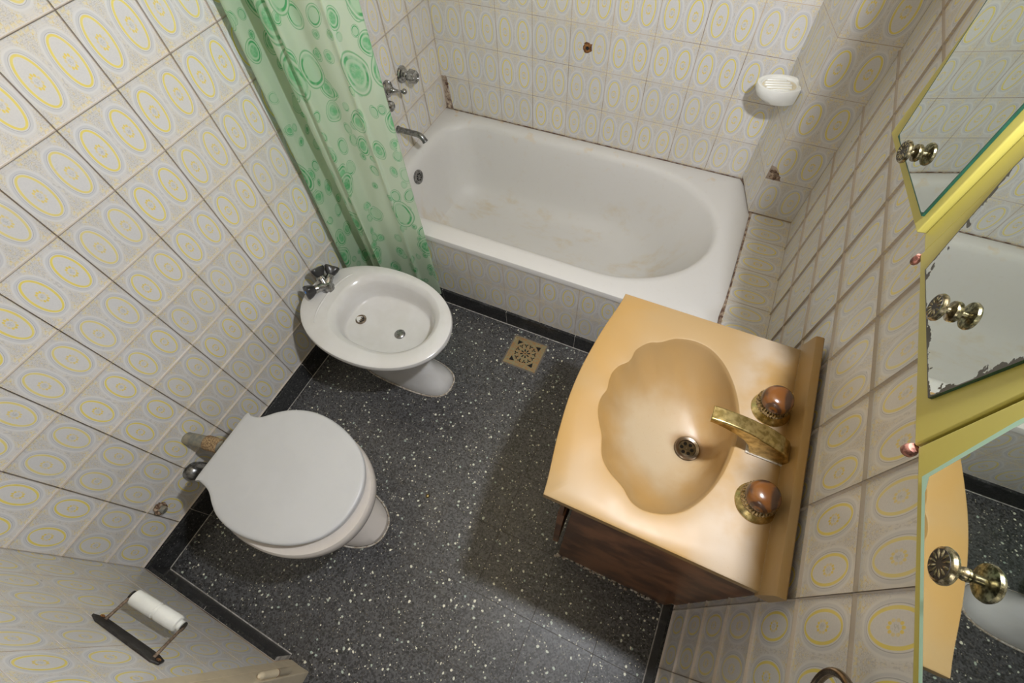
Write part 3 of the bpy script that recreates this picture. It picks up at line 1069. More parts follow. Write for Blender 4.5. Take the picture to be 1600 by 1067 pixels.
# ------------------------------------------------------------------ curtain
ROD_Z = 1.96
A0, B0 = Vector((0.022, 1.245)), Vector((0.338, 1.352))
ch = (B0 - A0)
CL = ch.length
ch.normalize()
nm = Vector((ch.y, -ch.x))          # towards the camera
prof = [(0.00, -0.075), (0.00, -0.02), (0.035, 0.022), (0.09, 0.020), (0.12, -0.016), (0.165, -0.055), (0.225, -0.045), (0.27, 0.010), (0.33, 0.026), (0.385, 0.022), (0.405, 0.040),
        (0.435, 0.044), (0.465, 0.020), (0.52, 0.004), (0.62, 0.010), (0.72, 0.012), (0.775, 0.020), (0.80, 0.008), (0.87, 0.004), (0.95, 0.002), (1.00, -0.006), (0.985, -0.020)]
cur = thing('shower_curtain', (0.18, 1.31, 0.0), 'green translucent shower curtain printed with ringed blobs, gathered at the left wall', 'shower curtain')
ctrl = [Vector((A0.x + ch.x * s_ * CL + nm.x * d_, A0.y + ch.y * s_ * CL + nm.y * d_, 0)) for s_, d_ in prof]
path = catmull(ctrl, 6, False)
NZ = 40
bm = bmesh.new()
uvl = bm.loops.layers.uv.new('uv')
grid = []
acc = [0.0]
for i in range(1, len(path)):
    acc.append(acc[-1] + (path[i] - path[i - 1]).length * 1.25)
ZB = 0.075
for j in range(NZ + 1):
    z = ZB + (ROD_Z - 0.03 - ZB) * j / NZ
    row = []
    f = j / NZ
    for i, p in enumerate(path):
        wv = 0.006 * math.sin(5.2 * f + i * 0.11) + 0.005 * noise.noise(Vector((i * 0.09, f * 5, 3)))
        x = p.x + nm.x * wv - 0.012 * (1 - f) * (0.4 if i < 20 else 1) * 0
        y = p.y + nm.y * wv - 0.055 * (1 - min(1, f * 1.6)) * max(0, 1 - i / 50) * 0.9
        x = max(0.006, x)
        y = min(1.3655, y)
        row.append(bm.verts.new((x, y, z)))
    grid.append(row)
for j in range(NZ):
    for i in range(len(path) - 1):
        f_ = bm.faces.new((grid[j][i], grid[j][i + 1], grid[j + 1][i + 1], grid[j + 1][i]))
        for l, (ii, jj) in zip(f_.loops, ((i, j), (i + 1, j), (i + 1, j + 1), (i, j + 1))):
            l[uvl].uv = (acc[ii], grid[jj][ii].co.z)
link('curtain_sheet', bm, M['curtain'], cur, smooth=True)
# hooks and rod above the frame
rod = thing('curtain_rod', (0.75, 1.31, ROD_Z), 'thin chrome rod holding the green shower curtain above the tub', 'curtain rod')
bm = bmesh.new()
tube(bm, [(0.0, 1.31, ROD_Z + 0.02), (RW, 1.31, ROD_Z + 0.02)], 0.0095, 16)
link('rod', bm, M['chrome'], rod, smooth='auto')
for k in range(7):
    i = int((k + 0.5) * len(path) / 7)
    bm = bmesh.new()
    p = path[i]
    c_ = Vector((p.x, 1.31, ROD_Z + 0.012))
    tube(bm, [c_ + Vector((0, 0.02 * math.cos(a_), 0.02 * math.sin(a_))) for a_ in [2 * PI * q / 18 for q in range(19)]], 0.0014, 6)
    link('ring', bm, M['chrome'], rod, smooth=True)

# ------------------------------------------------------------------ bidet
BX, BY = 0.333, 1.005
bd = thing('bidet', (0.35, BY, 0), 'white ceramic bidet with an oval bowl below the green curtain', 'bidet')


def fring(z, cx, a, b, e=2.1, cy=BY):
    return sell(cx, cy, a, b, z, 80, e)


rings = [fring(0.0, 0.360, 0.200, 0.078, 2.9), fring(0.018, 0.360, 0.199, 0.077, 2.9), fring(0.04, 0.356, 0.189, 0.069, 2.7), fring(0.075, 0.343, 0.165, 0.061), fring(0.13, 0.325, 0.150, 0.060),
         fring(0.19, 0.312, 0.152, 0.066), fring(0.25, 0.315, 0.195, 0.105), fring(0.30, 0.322, 0.238, 0.150), fring(0.34, 0.328, 0.262, 0.178), fring(0.358, 0.331, 0.270, 0.187),
         fring(0.368, 0.333, 0.279, 0.194), fring(0.380, 0.333, 0.281, 0.1955), fring(0.389, 0.333, 0.278, 0.193), fring(0.393, 0.334, 0.270, 0.186)]


def bowl_ring(z, k=0.0, kx=0.0):
    """inner opening with a flattened wall-side end"""
    out = []
    for i in range(80):
        t_ = 2 * PI * i / 80
        c_, s_ = math.cos(t_), math.sin(t_)
        a_ = (0.192 if c_ > 0 else 0.191) - k
        e_ = 2.1 if c_ > 0 else 2.7
        b_ = 0.150 - k
        out.append(Vector((0.367 + kx + a_ * math.copysign(abs(c_) ** (2 / e_), c_), 1.018 + b_ * math.copysign(abs(s_) ** (2 / e_), s_), z)))
    return out


rings += [bowl_ring(0.3935, -0.005), bowl_ring(0.3915, -0.001), bowl_ring(0.386, 0.005), bowl_ring(0.379, 0.012), bowl_ring(0.374, 0.0145), bowl_ring(0.371, 0.0165), bowl_ring(0.345, 0.020, -0.002), bowl_ring(0.318, 0.026, -0.005),
          bowl_ring(0.303, 0.030, -0.008), bowl_ring(0.299, 0.033, -0.008), bowl_ring(0.2965, 0.040, -0.009), bowl_ring(0.290, 0.07, -0.01), bowl_ring(0.2855, 0.12, -0.01)]
bm = bmesh.new()
loft(bm, rings, True, True)
link('basin', bm, M['ceramic'], bd, smooth='auto')
# tap platform: low raised ridge behind the bowl
bm = bmesh.new()
arc = [Vector((0.185 + 0.055 * math.cos(a_) * 0.9, BY + 0.125 * math.sin(a_), 0.3935)) for a_ in [PI * (0.62 + 0.76 * k / 16) for k in range(17)]]
tube(bm, arc, [0.0015 + 0.0022 * math.sin(PI * k / 16) for k in range(17)], 8)
link('ridge', bm, M['ceramic'], bd, smooth=True)


def drain(name, parent, c, r, holes, mat, label=None, depth=0.004):
    bm = bmesh.new()
    lathe(bm, c, (0, 0, 1), [(r, -0.002), (r * 1.02, 0.001), (r * 0.93, 0.0028), (r * 0.72, 0.0012), (r * 0.66, -depth * 0.3), (r * 0.2, -depth * 0.3), (0.0008, -depth * 0.3)], 36, True, True)
    o_ = link(name, bm, mat, parent, smooth='auto', label=label)
    bm = bmesh.new()
    cz = c[2] - depth * 0.3 + 0.0002
    for k in range(holes):
        a_ = 2 * PI * k / holes
        lathe(bm, (c[0] + r * 0.42 * math.cos(a_), c[1] + r * 0.42 * math.sin(a_), cz), (0, 0, 1), [(r * 0.15, 0), (r * 0.15, 0.0005)], 12)
    link('holes', bm, M['holes'], o_)
    bm = bmesh.new()
    lathe(bm, (c[0], c[1], cz), (0, 0, 1), [(r * 0.14, 0), (r * 0.12, 0.0012), (0.0004, 0.0014)], 12)
    link('screw', bm, mat, o_, smooth='auto')
    return o_


drain('drain', bd, (0.236, 1.008, 0.2915), 0.020, 6, M['brownring'], 'browned metal drain with six holes')
bm = bmesh.new()
lathe(bm, (0.400, 1.012, 0.2850), (0, 0, 1), [(0.0195, 0), (0.0195, 0.003), (0.017, 0.006), (0.010, 0.008), (0.004, 0.0085)], 32)
sp = link('spray', bm, M['dullchrome'], bd, smooth='auto', label='domed metal water jet')
bm = bmesh.new()
for k in range(7):
    a_ = 2 * PI * k / 6
    rr = 0.0 if k == 6 else 0.007
    lathe(bm, (0.400 + rr * math.cos(a_), 1.012 + rr * math.sin(a_), 0.2932), (0, 0, 1), [(0.0012, -0.002), (0.0012, 0.0004)], 8)
link('holes', bm, M['holes'], sp)
bm = bmesh.new()
u_, v_, w_ = frame((0.1, -1, 0.25))
lathe(bm, (0.285, BY - 0.0565, 0.105), (0.1, -1, 0.1), [(0.006, -0.003), (0.006, 0.0008)], 14)
link('fixing_hole', bm, M['rust'], bd, label='rusty fixing hole in the pedestal')
bm = bmesh.new()
ring_ = fring(0.0, 0.360, 0.204, 0.082, 2.9)
tube(bm, [p + Vector((0, 0, 0.0015)) for p in ring_] + [ring_[0] + Vector((0, 0, 0.0015))], 0.0035, 6, False)
link('sealant', bm, M['whitecap'], bd, smooth=True, label='cracked tan sealant around the foot')

# bidet tap: chrome body with three black handles
bt = thing('bidet_mixer', (0.118, 1.03, 0.393), 'chrome bidet mixer with three black triangular handles against the left wall', 'tap')
bm = bmesh.new()
lathe(bm, (0.120, 1.030, 0.391), (0, 0, 1), [(0.024, 0), (0.024, 0.004), (0.020, 0.010), (0.019, 0.022), (0.015, 0.030), (0.004, 0.033)], 24)
arms = (((0.118, 1.026, 0.410), (0.1005, 0.984, 0.426)), ((0.114, 1.031, 0.412), (0.093, 1.044, 0.441)), ((0.121, 1.036, 0.410), (0.113, 1.075, 0.425)))
for p_, q_ in arms:
    p_, q_ = Vector(p_), Vector(q_)
    d_ = q_ - p_
    tube(bm, [p_, p_ + d_ * 0.55, p_ + d_ * 0.6, p_ + d_ * 0.8], [0.0150, 0.0135, 0.0150, 0.0130], 14)
link('body', bm, M['chrome'], bt, smooth='auto')
for k, (p_, q_) in enumerate(arms):
    p_, q_ = Vector(p_), Vector(q_)
    d_ = (q_ - p_).normalized()
    s_ = p_ + (q_ - p_) * 0.78
    bm = bmesh.new()
    lathe(bm, s_, d_, [(0.011, 0), (0.0155, 0.003), (0.0205, 0.014), (0.0230, 0.026), (0.0215, 0.031), (0.011, 0.033), (0.003, 0.0335)], 36,
          flute=lambda a, r, h: 1 + (0.24 * math.cos(3 * a) * min(1, h / 0.02)))
    hd = link('handle', bm, M['black'], bt, smooth='auto')
    bm = bmesh.new()
    lathe(bm, s_ + d_ * 0.0335, d_, [(0.0048, -0.0005), (0.0048, 0.0012), (0.003, 0.0018)], 16)
    link('button', bm, M['blue'] if k == 0 else M['whitebtn'], hd, smooth='auto', label=('blue button' if k == 0 else 'cream button'))

# ------------------------------------------------------------------ toilet
TY = 0.430
tl = thing('toilet', (0.42, TY, 0), 'white toilet with a closed round lid beside the left wall', 'toilet')
lid_px = [(0.199, 0.533), (0.214, 0.534), (0.229, 0.5355), (0.243, 0.540), (0.2555, 0.5485), (0.2685, 0.561), (0.286, 0.577), (0.322, 0.600), (0.374, 0.6175), (0.430, 0.6215), (0.489, 0.6135), (0.545, 0.5955), (0.590, 0.570), (0.623, 0.536), (0.645, 0.494), (0.652, 0.448), (0.647, 0.400), (0.628, 0.358), (0.598, 0.325), (0.561, 0.299), (0.515, 0.279), (0.463, 0.266), (0.416, 0.260), (0.368, 0.262), (0.323, 0.273), (0.290, 0.2905), (0.272, 0.3035), (0.255, 0.313), (0.235, 0.319), (0.212, 0.3225), (0.201, 0.3235), (0.1995, 0.40), (0.199, 0.46)]
edge = catmull([Vector((x, y, 0)) for x, y in lid_px[:]], 5, True)
LC = Vector((0.42, 0.440, 0))


def lidring(k, z, inset=0.0):
    out = []
    for p in edge:
        d_ = p - LC
        L_ = d_.length
        out.append(LC + d_ * k * (1 - inset / L_) + Vector((0, 0, z)))
    return out


bm = bmesh.new()
loft(bm, [lidring(1, 0.409, 0.004), lidring(1, 0.411, 0.001), lidring(1, 0.419, 0.0), lidring(1, 0.4235, 0.002), lidring(1, 0.4258, 0.006), lidring(0.93, 0.4265), lidring(0.6, 0.4275), lidring(0.2, 0.428)])
link('lid', bm, M['lid'], tl, smooth='auto')
bm = bmesh.new()
loft(bm, [lidring(0.99, 0.392, 0.006), lidring(0.99, 0.394, 0.003), lidring(0.99, 0.405, 0.003), lidring(0.99, 0.4085, 0.007)])
link('seat', bm, M['lid'], tl, smooth='auto')


def tring(z, cx, a, b, e=2.1, cy=TY):
    return sell(cx, cy, a, b, z, 80, e)


bm = bmesh.new()
rings = [tring(0.0, 0.415, 0.200, 0.098, 2.3), tring(0.016, 0.415, 0.199, 0.097, 2.3), tring(0.035, 0.408, 0.187, 0.088, 2.3), tring(0.08, 0.39, 0.155, 0.072), tring(0.14, 0.375, 0.142, 0.070),
         tring(0.20, 0.385, 0.165, 0.092), tring(0.26, 0.41, 0.205, 0.135), tring(0.31, 0.428, 0.230, 0.168), tring(0.345, 0.434, 0.239, 0.181), tring(0.365, 0.436, 0.2405, 0.183),
         tring(0.383, 0.436, 0.2395, 0.182), tring(0.390, 0.436, 0.234, 0.177), tring(0.391, 0.436, 0.15, 0.11)]
loft(bm, rings)
link('bowl', bm, M['bowl'], tl, smooth='auto')
for yy in (TY - 0.075, TY + 0.075):
    bm = bmesh.new()
    tube(bm, [(0.208, yy - 0.018, 0.402), (0.208, yy + 0.018, 0.402)], 0.009, 14)
    link('hinge', bm, M['lid'], tl, smooth='auto')
ring_ = tring(0.0, 0.415, 0.204, 0.102, 2.3)
bm = bmesh.new()
tube(bm, [p + Vector((0, 0, 0.0015)) for p in ring_] + [ring_[0] + Vector((0, 0, 0.0015))], 0.003, 6, False)
link('sealant', bm, M['whitecap'], tl, smooth=True, label='tan sealant around the foot')

# flush pipe, stop valve, stub on left wall
fp = thing('flush_pipe', (0.0, 0.40, 0.312), 'grey flush pipe elbow wrapped in jute behind the toilet', 'pipe')
bm = bmesh.new()
pts = catmull([(-0.004, 0.402, 0.318), (0.012, 0.404, 0.318), (0.05, 0.413, 0.318), (0.09, 0.42, 0.316), (0.12, 0.424, 0.312)], 5, False)
tube(bm, pts, 0.0195, 20)
link('pipe', bm, M['greypipe'], fp, smooth='auto')
bm = bmesh.new()
tube(bm, catmull([(0.066, 0.416, 0.3175), (0.076, 0.418, 0.317), (0.090, 0.4205, 0.3165), (0.112, 0.424, 0.314)], 5, False), [0.0200, 0.0225, 0.0215, 0.0235, 0.0218, 0.0236, 0.022, 0.0235, 0.022, 0.0238, 0.022, 0.0232, 0.022, 0.0232, 0.022, 0.0215], 20)
link('jute_wrap', bm, M['jute'], fp, smooth=True, label='fraying tan jute wrapping')
bm = bmesh.new()
tube(bm, [(0.108, 0.423, 0.3135), (0.15, 0.428, 0.311), (0.192, 0.43, 0.308)], 0.018, 16)
link('inlet_sleeve', bm, M['greypipe'], fp, smooth='auto')
sv = thing('stop_valve_cap', (0.0, 0.325, 0.208), 'dull chrome domed pipe cap on the wall below the flush pipe', 'pipe cap')
bm = bmesh.new()
lathe(bm, (0.0, 0.325, 0.208), (1, 0, 0), [(0.030, 0), (0.030, 0.006), (0.027, 0.018), (0.021, 0.028), (0.012, 0.034), (0.003, 0.036)], 28)
link('dome', bm, M['dullchrome'], sv, smooth='auto')
bm = bmesh.new()
tube(bm, [(0.015, 0.337, 0.222), (0.03, 0.35, 0.232), (0.07, 0.36, 0.235)], 0.011, 14)
link('outlet', bm, M['dullchrome'], sv, smooth='auto')
st = thing('broken_pipe_stub', (0.0, 0.194, 0.218), 'broken crusty pipe stub low on the left wall near the corner', 'pipe stub')
bm = bmesh.new()
tube(bm, [(-0.003, 0.194, 0.222), (0.012, 0.194, 0.221), (0.026, 0.196, 0.218)], [0.014, 0.012, 0.010], 14)
link('stub', bm, M['greypipe'], st, smooth='auto')
bm = bmesh.new()
for k in range(9):
    a_ = 2 * PI * k / 9
    lump(bm, (0.004 + 0.014 * random.random(), 0.194 + 0.013 * math.cos(a_), 0.220 + 0.014 * math.sin(a_)), 0.0075, k, (1.4, 1, 1), 0.6, 1)
link('crust', bm, M['rubble'], st, smooth=True, label='crumbled brown crust')

# ------------------------------------------------------------------ toilet paper holder
tp = thing('paper_roll_holder', (0.40, 0.005, 0.51), 'black iron roll holder with a white roller on the near wall', 'roll holder')


def nw(s_, d_, z):
    """point on near wall: s along wall, d out of it"""
    p = Vector((0, YN, 0)) + NU * s_ + NN * d_
    return Vector((p.x, p.y, z))


bm = bmesh.new()
pl = [(0.305, 0.546), (0.322, 0.522), (0.475, 0.506), (0.500, 0.514), (0.507, 0.537), (0.492, 0.549), (0.33, 0.558)]
prism(bm, [nw(s_, 0.0004, z) for s_, z in pl], NN * 0.005)
link('plate', bm, M['steelplate'], tp, bevel=0.0015)
RA, RB = nw(0.313, 0.050, 0.487), nw(0.458, 0.052, 0.463)
RD = (RB - RA).normalized()
for s_, e_ in ((0.330, RA), (0.484, RB)):
    bm = bmesh.new()
    p_ = nw(s_, 0.004, 0.532)
    tube(bm, [p_, p_ + (e_ - p_) * 0.4, p_ + (e_ - p_) * 0.9, e_], [0.0040, 0.0034, 0.0034, 0.0045], 8)
    link('arm', bm, M['rustrod'], tp, smooth=True, label='thin rusty arm')
    bm = bmesh.new()
    lathe(bm, nw(s_ + (0.012 if s_ > 0.4 else -0.012), 0.005, 0.530), NN, [(0.005, 0), (0.005, 0.002), (0.003, 0.003)], 12)
    link('screw', bm, M['rust'], tp, smooth='auto')
    bm = bmesh.new()
    lathe(bm, e_, RD, [(0.0105, -0.0015), (0.0105, 0.0015)], 18)
    link('end_cap', bm, M['steelplate'], tp, smooth='auto')
bm = bmesh.new()
LR = (RB - RA).length
lathe(bm, RA + RD * 0.003, RD, [(0.007, 0.0), (0.012, 0.002), (0.0165, 0.005), (0.0172, 0.008), (0.0172, LR * 0.46), (0.0155, LR * 0.47), (0.0152, LR * 0.51), (0.0172, LR * 0.52), (0.0172, LR * 0.86), (0.016, LR * 0.885), (0.011, LR * 0.90), (0.010, LR * 0.95), (0.008, LR * 0.96)], 32)
link('roller', bm, M['roller'], tp, smooth='auto', label='white two-part roller')

# ------------------------------------------------------------------ floor drain grate
g = thing('floor_drain', (0.773, 1.261, 0.0), 'square brass floor drain grate with a flower pattern beside the bathtub', 'floor drain')
GX0, GX1, GY0, GY1 = 0.703, 0.843, 1.194, 1.328
gx, gy = (GX0 + GX1) / 2, (GY0 + GY1) / 2
bm = bmesh.new()
bbox(bm, (GX0 + 0.006, GY0 + 0.006, -0.001), (GX1 - 0.006, GY1 - 0.006, 0.0008))
link('dark_sump_plate', bm, M['holes'], g)  # black plate painting the shaded void under the grate
bm = bmesh.new()
for lo, hi in (((GX0, GY0), (GX1, GY0 + 0.010)), ((GX0, GY1 - 0.010), (GX1, GY1)), ((GX0, GY0 + 0.010), (GX0 + 0.010, GY1 - 0.010)), ((GX1 - 0.010, GY0 + 0.010), (GX1, GY1 - 0.010))):
    bbox(bm, (*lo, -0.001), (*hi, 0.0032))
link('frame', bm, M['grate'], g, bevel=0.0006)


def flat_shape_with_holes(name, outer, holes, z0, z1, mat, parent):
    cu = bpy.data.curves.new(name, 'CURVE')
    cu.dimensions = '2D'
    cu.fill_mode = 'BOTH'
    cu.extrude = (z1 - z0) / 2
    for loop in [outer] + holes:
        sp_ = cu.splines.new('POLY')
        sp_.points.add(len(loop) - 1)
        for q_, (x_, y_) in zip(sp_.points, loop):
            q_.co = (x_, y_, 0, 1)
        sp_.use_cyclic_u = True
    tmp = bpy.data.objects.new(name, cu)
    COL.objects.link(tmp)
    dg = bpy.context.evaluated_depsgraph_get()
    me = bpy.data.meshes.new_from_object(tmp.evaluated_get(dg))
    bpy.data.objects.remove(tmp)
    bm = bmesh.new()
    bm.from_mesh(me)
    bmesh.ops.translate(bm, verts=bm.verts, vec=(0, 0, (z0 + z1) / 2))
    return link(name, bm, mat, parent)


holes = []


def petal(a0, r0, r1, w_, taper=0.5):
    ca, sa = math.cos(a0), math.sin(a0)
    out = []
    for t_, k_ in ((0, taper), (0.5, 0.9), (0.85, 1.0), (1.0, 0.45)):
        out.append((r0 + (r1 - r0) * t_, w_ * k_))
    pts_ = out + [(r_, -k_) for r_, k_ in reversed(out)]
    return [(gx + r_ * ca - s_ * sa, gy + r_ * sa + s_ * ca) for r_, s_ in pts_]


def ytri(a0, r_, s_):
    ca, sa = math.cos(a0), math.sin(a0)
    out = []
    for k in range(12):
        b_ = 2 * PI * k / 12
        rr = s_ * (0.50 + 0.5 * math.cos(3 * b_))+0.0013
        lx, ly = r_ + rr * math.cos(b_ + PI), rr * math.sin(b_ + PI)
        out.append((gx + lx * ca - ly * sa, gy + lx * sa + ly * ca))
    return out


for k in range(8):
    holes.append(petal(2 * PI * (k + 0.5) / 8, 0.008, 0.021, 0.0030))
for k in range(12):
    holes.append(ytri(2 * PI * (k + 0.5) / 12, 0.0385, 0.0098))
for sx in (-1, 1):
    for sy in (-1, 1):
        a_ = math.atan2(sy, sx)
        ca, sa = math.cos(a_), math.sin(a_)
        pts_ = []
        for q in range(9):
            b_ = -0.26 + 0.52 * q / 8
            pts_.append((0.054 * math.cos(b_), 0.054 * math.sin(b_)))
        pts_.append((0.070, 0.002))
        pts_.append((0.070, -0.002))
        holes.append([(gx + x_ * ca - y_ * sa, gy + x_ * sa + y_ * ca) for x_, y_ in pts_])
holes.append([(gx + 0.0028 * math.cos(2 * PI * k / 10), gy + 0.0028 * math.sin(2 * PI * k / 10)) for k in range(10)])
flat_shape_with_holes('grate', [(GX0 + 0.009, GY0 + 0.009), (GX1 - 0.009, GY0 + 0.009), (GX1 - 0.009, GY1 - 0.009), (GX0 + 0.009, GY1 - 0.009)], holes, 0.0008, 0.0024, M['grate'], g)
bm = bmesh.new()
for (x0, y0, x1, y1) in ((GX0 - 0.006, GY0 - 0.006, GX1 + 0.006, GY0), (GX0 - 0.006, GY1, GX1 + 0.006, GY1 + 0.006), (GX0 - 0.006, GY0, GX0, GY1), (GX1, GY0, GX1 + 0.006, GY1)):
    bbox(bm, (x0, y0, -0.001), (x1, y1, 0.0009))
link('cement_rim', bm, M['floorjoint'], g, label='grey cement bedding around the grate')

bm = bmesh.new()
lathe(bm, (0.690, 0.596, 0), (0, 0, 1), [(0.007, -0.001), (0.0075, 0.001), (0.006, 0.004), (0.003, 0.0055), (0.001, 0.006)], 14)
tag(link('floor_screw', bm, M['brass'], None, origin=(0.69, 0.596, 0), smooth='auto'), 'tiny brass screw head on the terrazzo floor between toilet and vanity', 'screw')

# ------------------------------------------------------------------ washbasin top
SZ = 0.80
cnt = thing('washbasin_counter', (1.32, 0.84, 0.775), 'cream marble counter with a moulded scalloped shell basin', 'washbasin')
R_ = Matrix(((0.90753216, -0.33681779, 0.25087678), (0.41758487, 0.78740705, -0.4534457), (-0.04481356, 0.5162789, 0.85524724)))


def onplane(u_, v_, z):
    ray = R_ @ Vector(((u_ - 800) / 729.4, -(v_ - 533.5) / 729.4, -1.0))
    t_ = (z - CAM.z) / ray.z
    return Vector((CAM.x + t_ * ray.x, CAM.y + t_ * ray.y))


# basin lip measured on the counter plane
lip_px = [(450, 183), (427, 186), (402, 193), (385, 195), (362, 195), (335, 206), (314, 222), (303, 244), (290, 258), (262, 270), (240, 292), (230, 318), (224, 345), (208, 366), (197, 392), (195, 425), (201, 462), (207, 492), (206, 525),
          (208, 560), (220, 590), (236, 615), (255, 636), (278, 664), (296, 698), (322, 722), (356, 737), (400, 744), (440, 742), (480, 730), (530, 695), (575, 645), (612, 580), (636, 510), (648, 440), (640, 370), (622, 310), (592, 255), (550, 213), (500, 190)]
lip = [onplane(840 + x_ / 2.052, 440 + y_ / 2.052, SZ) for x_, y_ in lip_px]
lip = catmull([Vector((p.x, p.y, 0)) for p in lip], 4, True)
lip = [Vector((p.x, p.y)) for p in lip]
XB = 1.507
Y0c, Y1c = 0.594, 1.094
front = catmull([(1.121, Y1c, 0), (1.118, 1.06, 0), (1.105, 0.985, 0), (1.096, 0.90, 0), (1.0935, 0.84, 0), (1.096, 0.78, 0), (1.105, 0.705, 0), (1.118, 0.63, 0), (1.1225, Y0c, 0)], 5, False)
outp = [Vector((p.x, p.y)) for p in front] + [Vector((XB + 0.02, Y0c)), Vector((XB + 0.02, Y1c))]
bc = Vector((1.325, 0.845))
ca_ = [2 * PI * i / 200 for i in range(200)] + [math.atan2((p - bc).y, (p - bc).x) % (2 * PI) for p in (outp[0], outp[len(front) - 1], outp[-1], outp[-2])]
ca_ = sorted(set(round(a, 5) for a in ca_))


def first_hit(c_, ang_, poly):
    return ray_poly(c_, ang_, poly)


lip_r = [ray_poly(bc, a, lip) for a in ca_]
out_r = [ray_poly(bc, a, outp) for a in ca_]


def lerp2(p, q, t_):
    return p + (q - p) * t_


DR = Vector((1.362, 0.842))


def shr(ring, k, z):
    out = []
    for p in ring:
        d_ = p - bc
        L_ = d_.length
        q = bc + d_ * ((L_ - k) / L_)
        out.append(Vector((q.x, q.y, z)))
    return out


rings = [shr(out_r, 0.004, SZ - 0.024), shr(out_r, 0.0008, SZ - 0.022), shr(out_r, 0.0, SZ - 0.006), shr(out_r, 0.0012, SZ - 0.0015), shr(out_r, 0.005, SZ), ]
rings += [[Vector((*lerp2(o_, l_, 0.4), SZ)) for o_, l_ in zip(out_r, lip_r)], shr(lip_r, -0.004, SZ), shr(lip_r, -0.001, SZ - 0.0008), shr(lip_r, 0.0012, SZ - 0.004), shr(lip_r, 0.0035, SZ - 0.010)]
smooth_ring = [Vector((1.318 + 0.118 * math.cos(a), 0.843 + 0.155 * math.sin(a))) for a in ca_]
for t_, z_, sm in ((0.06, 0.777, 0.0), (0.12, 0.760, 0.0), (0.20, 0.740, 0.12), (0.32, 0.718, 0.4), (0.46, 0.699, 0.8), (0.62, 0.684, 1.0), (0.80, 0.673, 1.0), (0.93, 0.6685, 1.0), (1.0, 0.667, 1.0)):
    ring = []
    for a, l_ in zip(ca_, lip_r):
        # soften the scallops as the bowl deepens
        ell = Vector((1.300 + 0.133 * math.cos(a), 0.846 + 0.175 * math.sin(a)))
        base_ = lerp2(l_, ray_poly(bc, a, [Vector((1.298 + 0.134 * math.cos(q * PI / 24), 0.840 + 0.180 * math.sin(q * PI / 24))) for q in range(48)]), sm)
        p = lerp2(base_, DR + Vector((math.cos(a), math.sin(a))) * 0.029, t_)
        ring.append(Vector((p.x, p.y, z_)))
    rings.append(ring)
rings.append([Vector((DR.x + 0.025 * math.cos(a), DR.y + 0.025 * math.sin(a), 0.664)) for a in ca_])
rings.append([Vector((DR.x + 0.012 * math.cos(a), DR.y + 0.012 * math.sin(a), 0.655)) for a in ca_])
bm = bmesh.new()
loft(bm, rings, False, True)
link('basin_top', bm, M['onyx'], cnt, smooth='auto')
# backsplash
bm = bmesh.new()
pr = [(1.506, SZ - 0.02), (1.505, SZ + 0.002), (1.508, SZ + 0.012), (1.5125, SZ + 0.040), (1.5145, SZ + 0.0435), (1.519, SZ + 0.045), (1.528, SZ + 0.045), (1.530, SZ + 0.043), (1.530, SZ - 0.024)]
prism(bm, [(x_, 0.590, z_) for x_, z_ in pr], (0, 0.514, 0))
link('backsplash', bm, M['onyx'], cnt, smooth='auto')
bm = bmesh.new()
tube(bm, [(1.5065, 0.60, SZ + 0.0005), (1.5065, 0.8, SZ + 0.0008), (1.5065, 1.09, SZ + 0.0005)], 0.0016, 6)
link('sealant', bm, M['whitecap'], cnt, smooth=True)
drain('drain', cnt, (DR.x, DR.y, 0.6695), 0.0265, 6, M['brownring'], 'steel drain ring with six round holes', 0.008)

# taps
kz = SZ
for i, (x_, y_, lab) in enumerate(((1.469, 0.928, 'banded brown knob handle with brass base, on the tub side of the spout'), (1.475, 0.735, 'banded brown knob handle with brass base, on the door side of the spout'))):
    k_ = thing('tap_handle', (x_, y_, kz), lab, 'tap handle', 'knob handles on the washbasin')
    bm = bmesh.new()
    lathe(bm, (x_, y_, kz), (0, 0, 1), [(0.0365, 0), (0.0365, 0.003), (0.032, 0.008), (0.024, 0.014), (0.021, 0.018), (0.019, 0.024)], 40)
    link('brass_base', bm, M['brass'], k_, smooth='auto')
    bm = bmesh.new()
    lathe(bm, (x_ - 0.003, y_, kz), (-0.03, 0, 1), [(0.020, 0.016), (0.0285, 0.018), (0.0305, 0.024), (0.0305, 0.031), (0.027, 0.036)], 180,
          flute=lambda a, r, h: 1 + 0.03 * math.cos(36 * a))
    link('beaded_collar', bm, M['knobbrass'], k_, smooth='auto')
    bm = bmesh.new()
    lathe(bm, (x_ - 0.003, y_, kz), (-0.03, 0, 1), [(0.0230, 0.034), (0.0272, 0.036), (0.0282, 0.042), (0.0272, 0.050), (0.0240, 0.058), (0.017, 0.0625), (0.007, 0.0640), (0.001, 0.0642)], 40)
    link('stone_cap', bm, M['wornstone'], k_, origin=(x_ - 0.003, y_, kz + 0.05), smooth='auto', label='glossy brown banded cap')

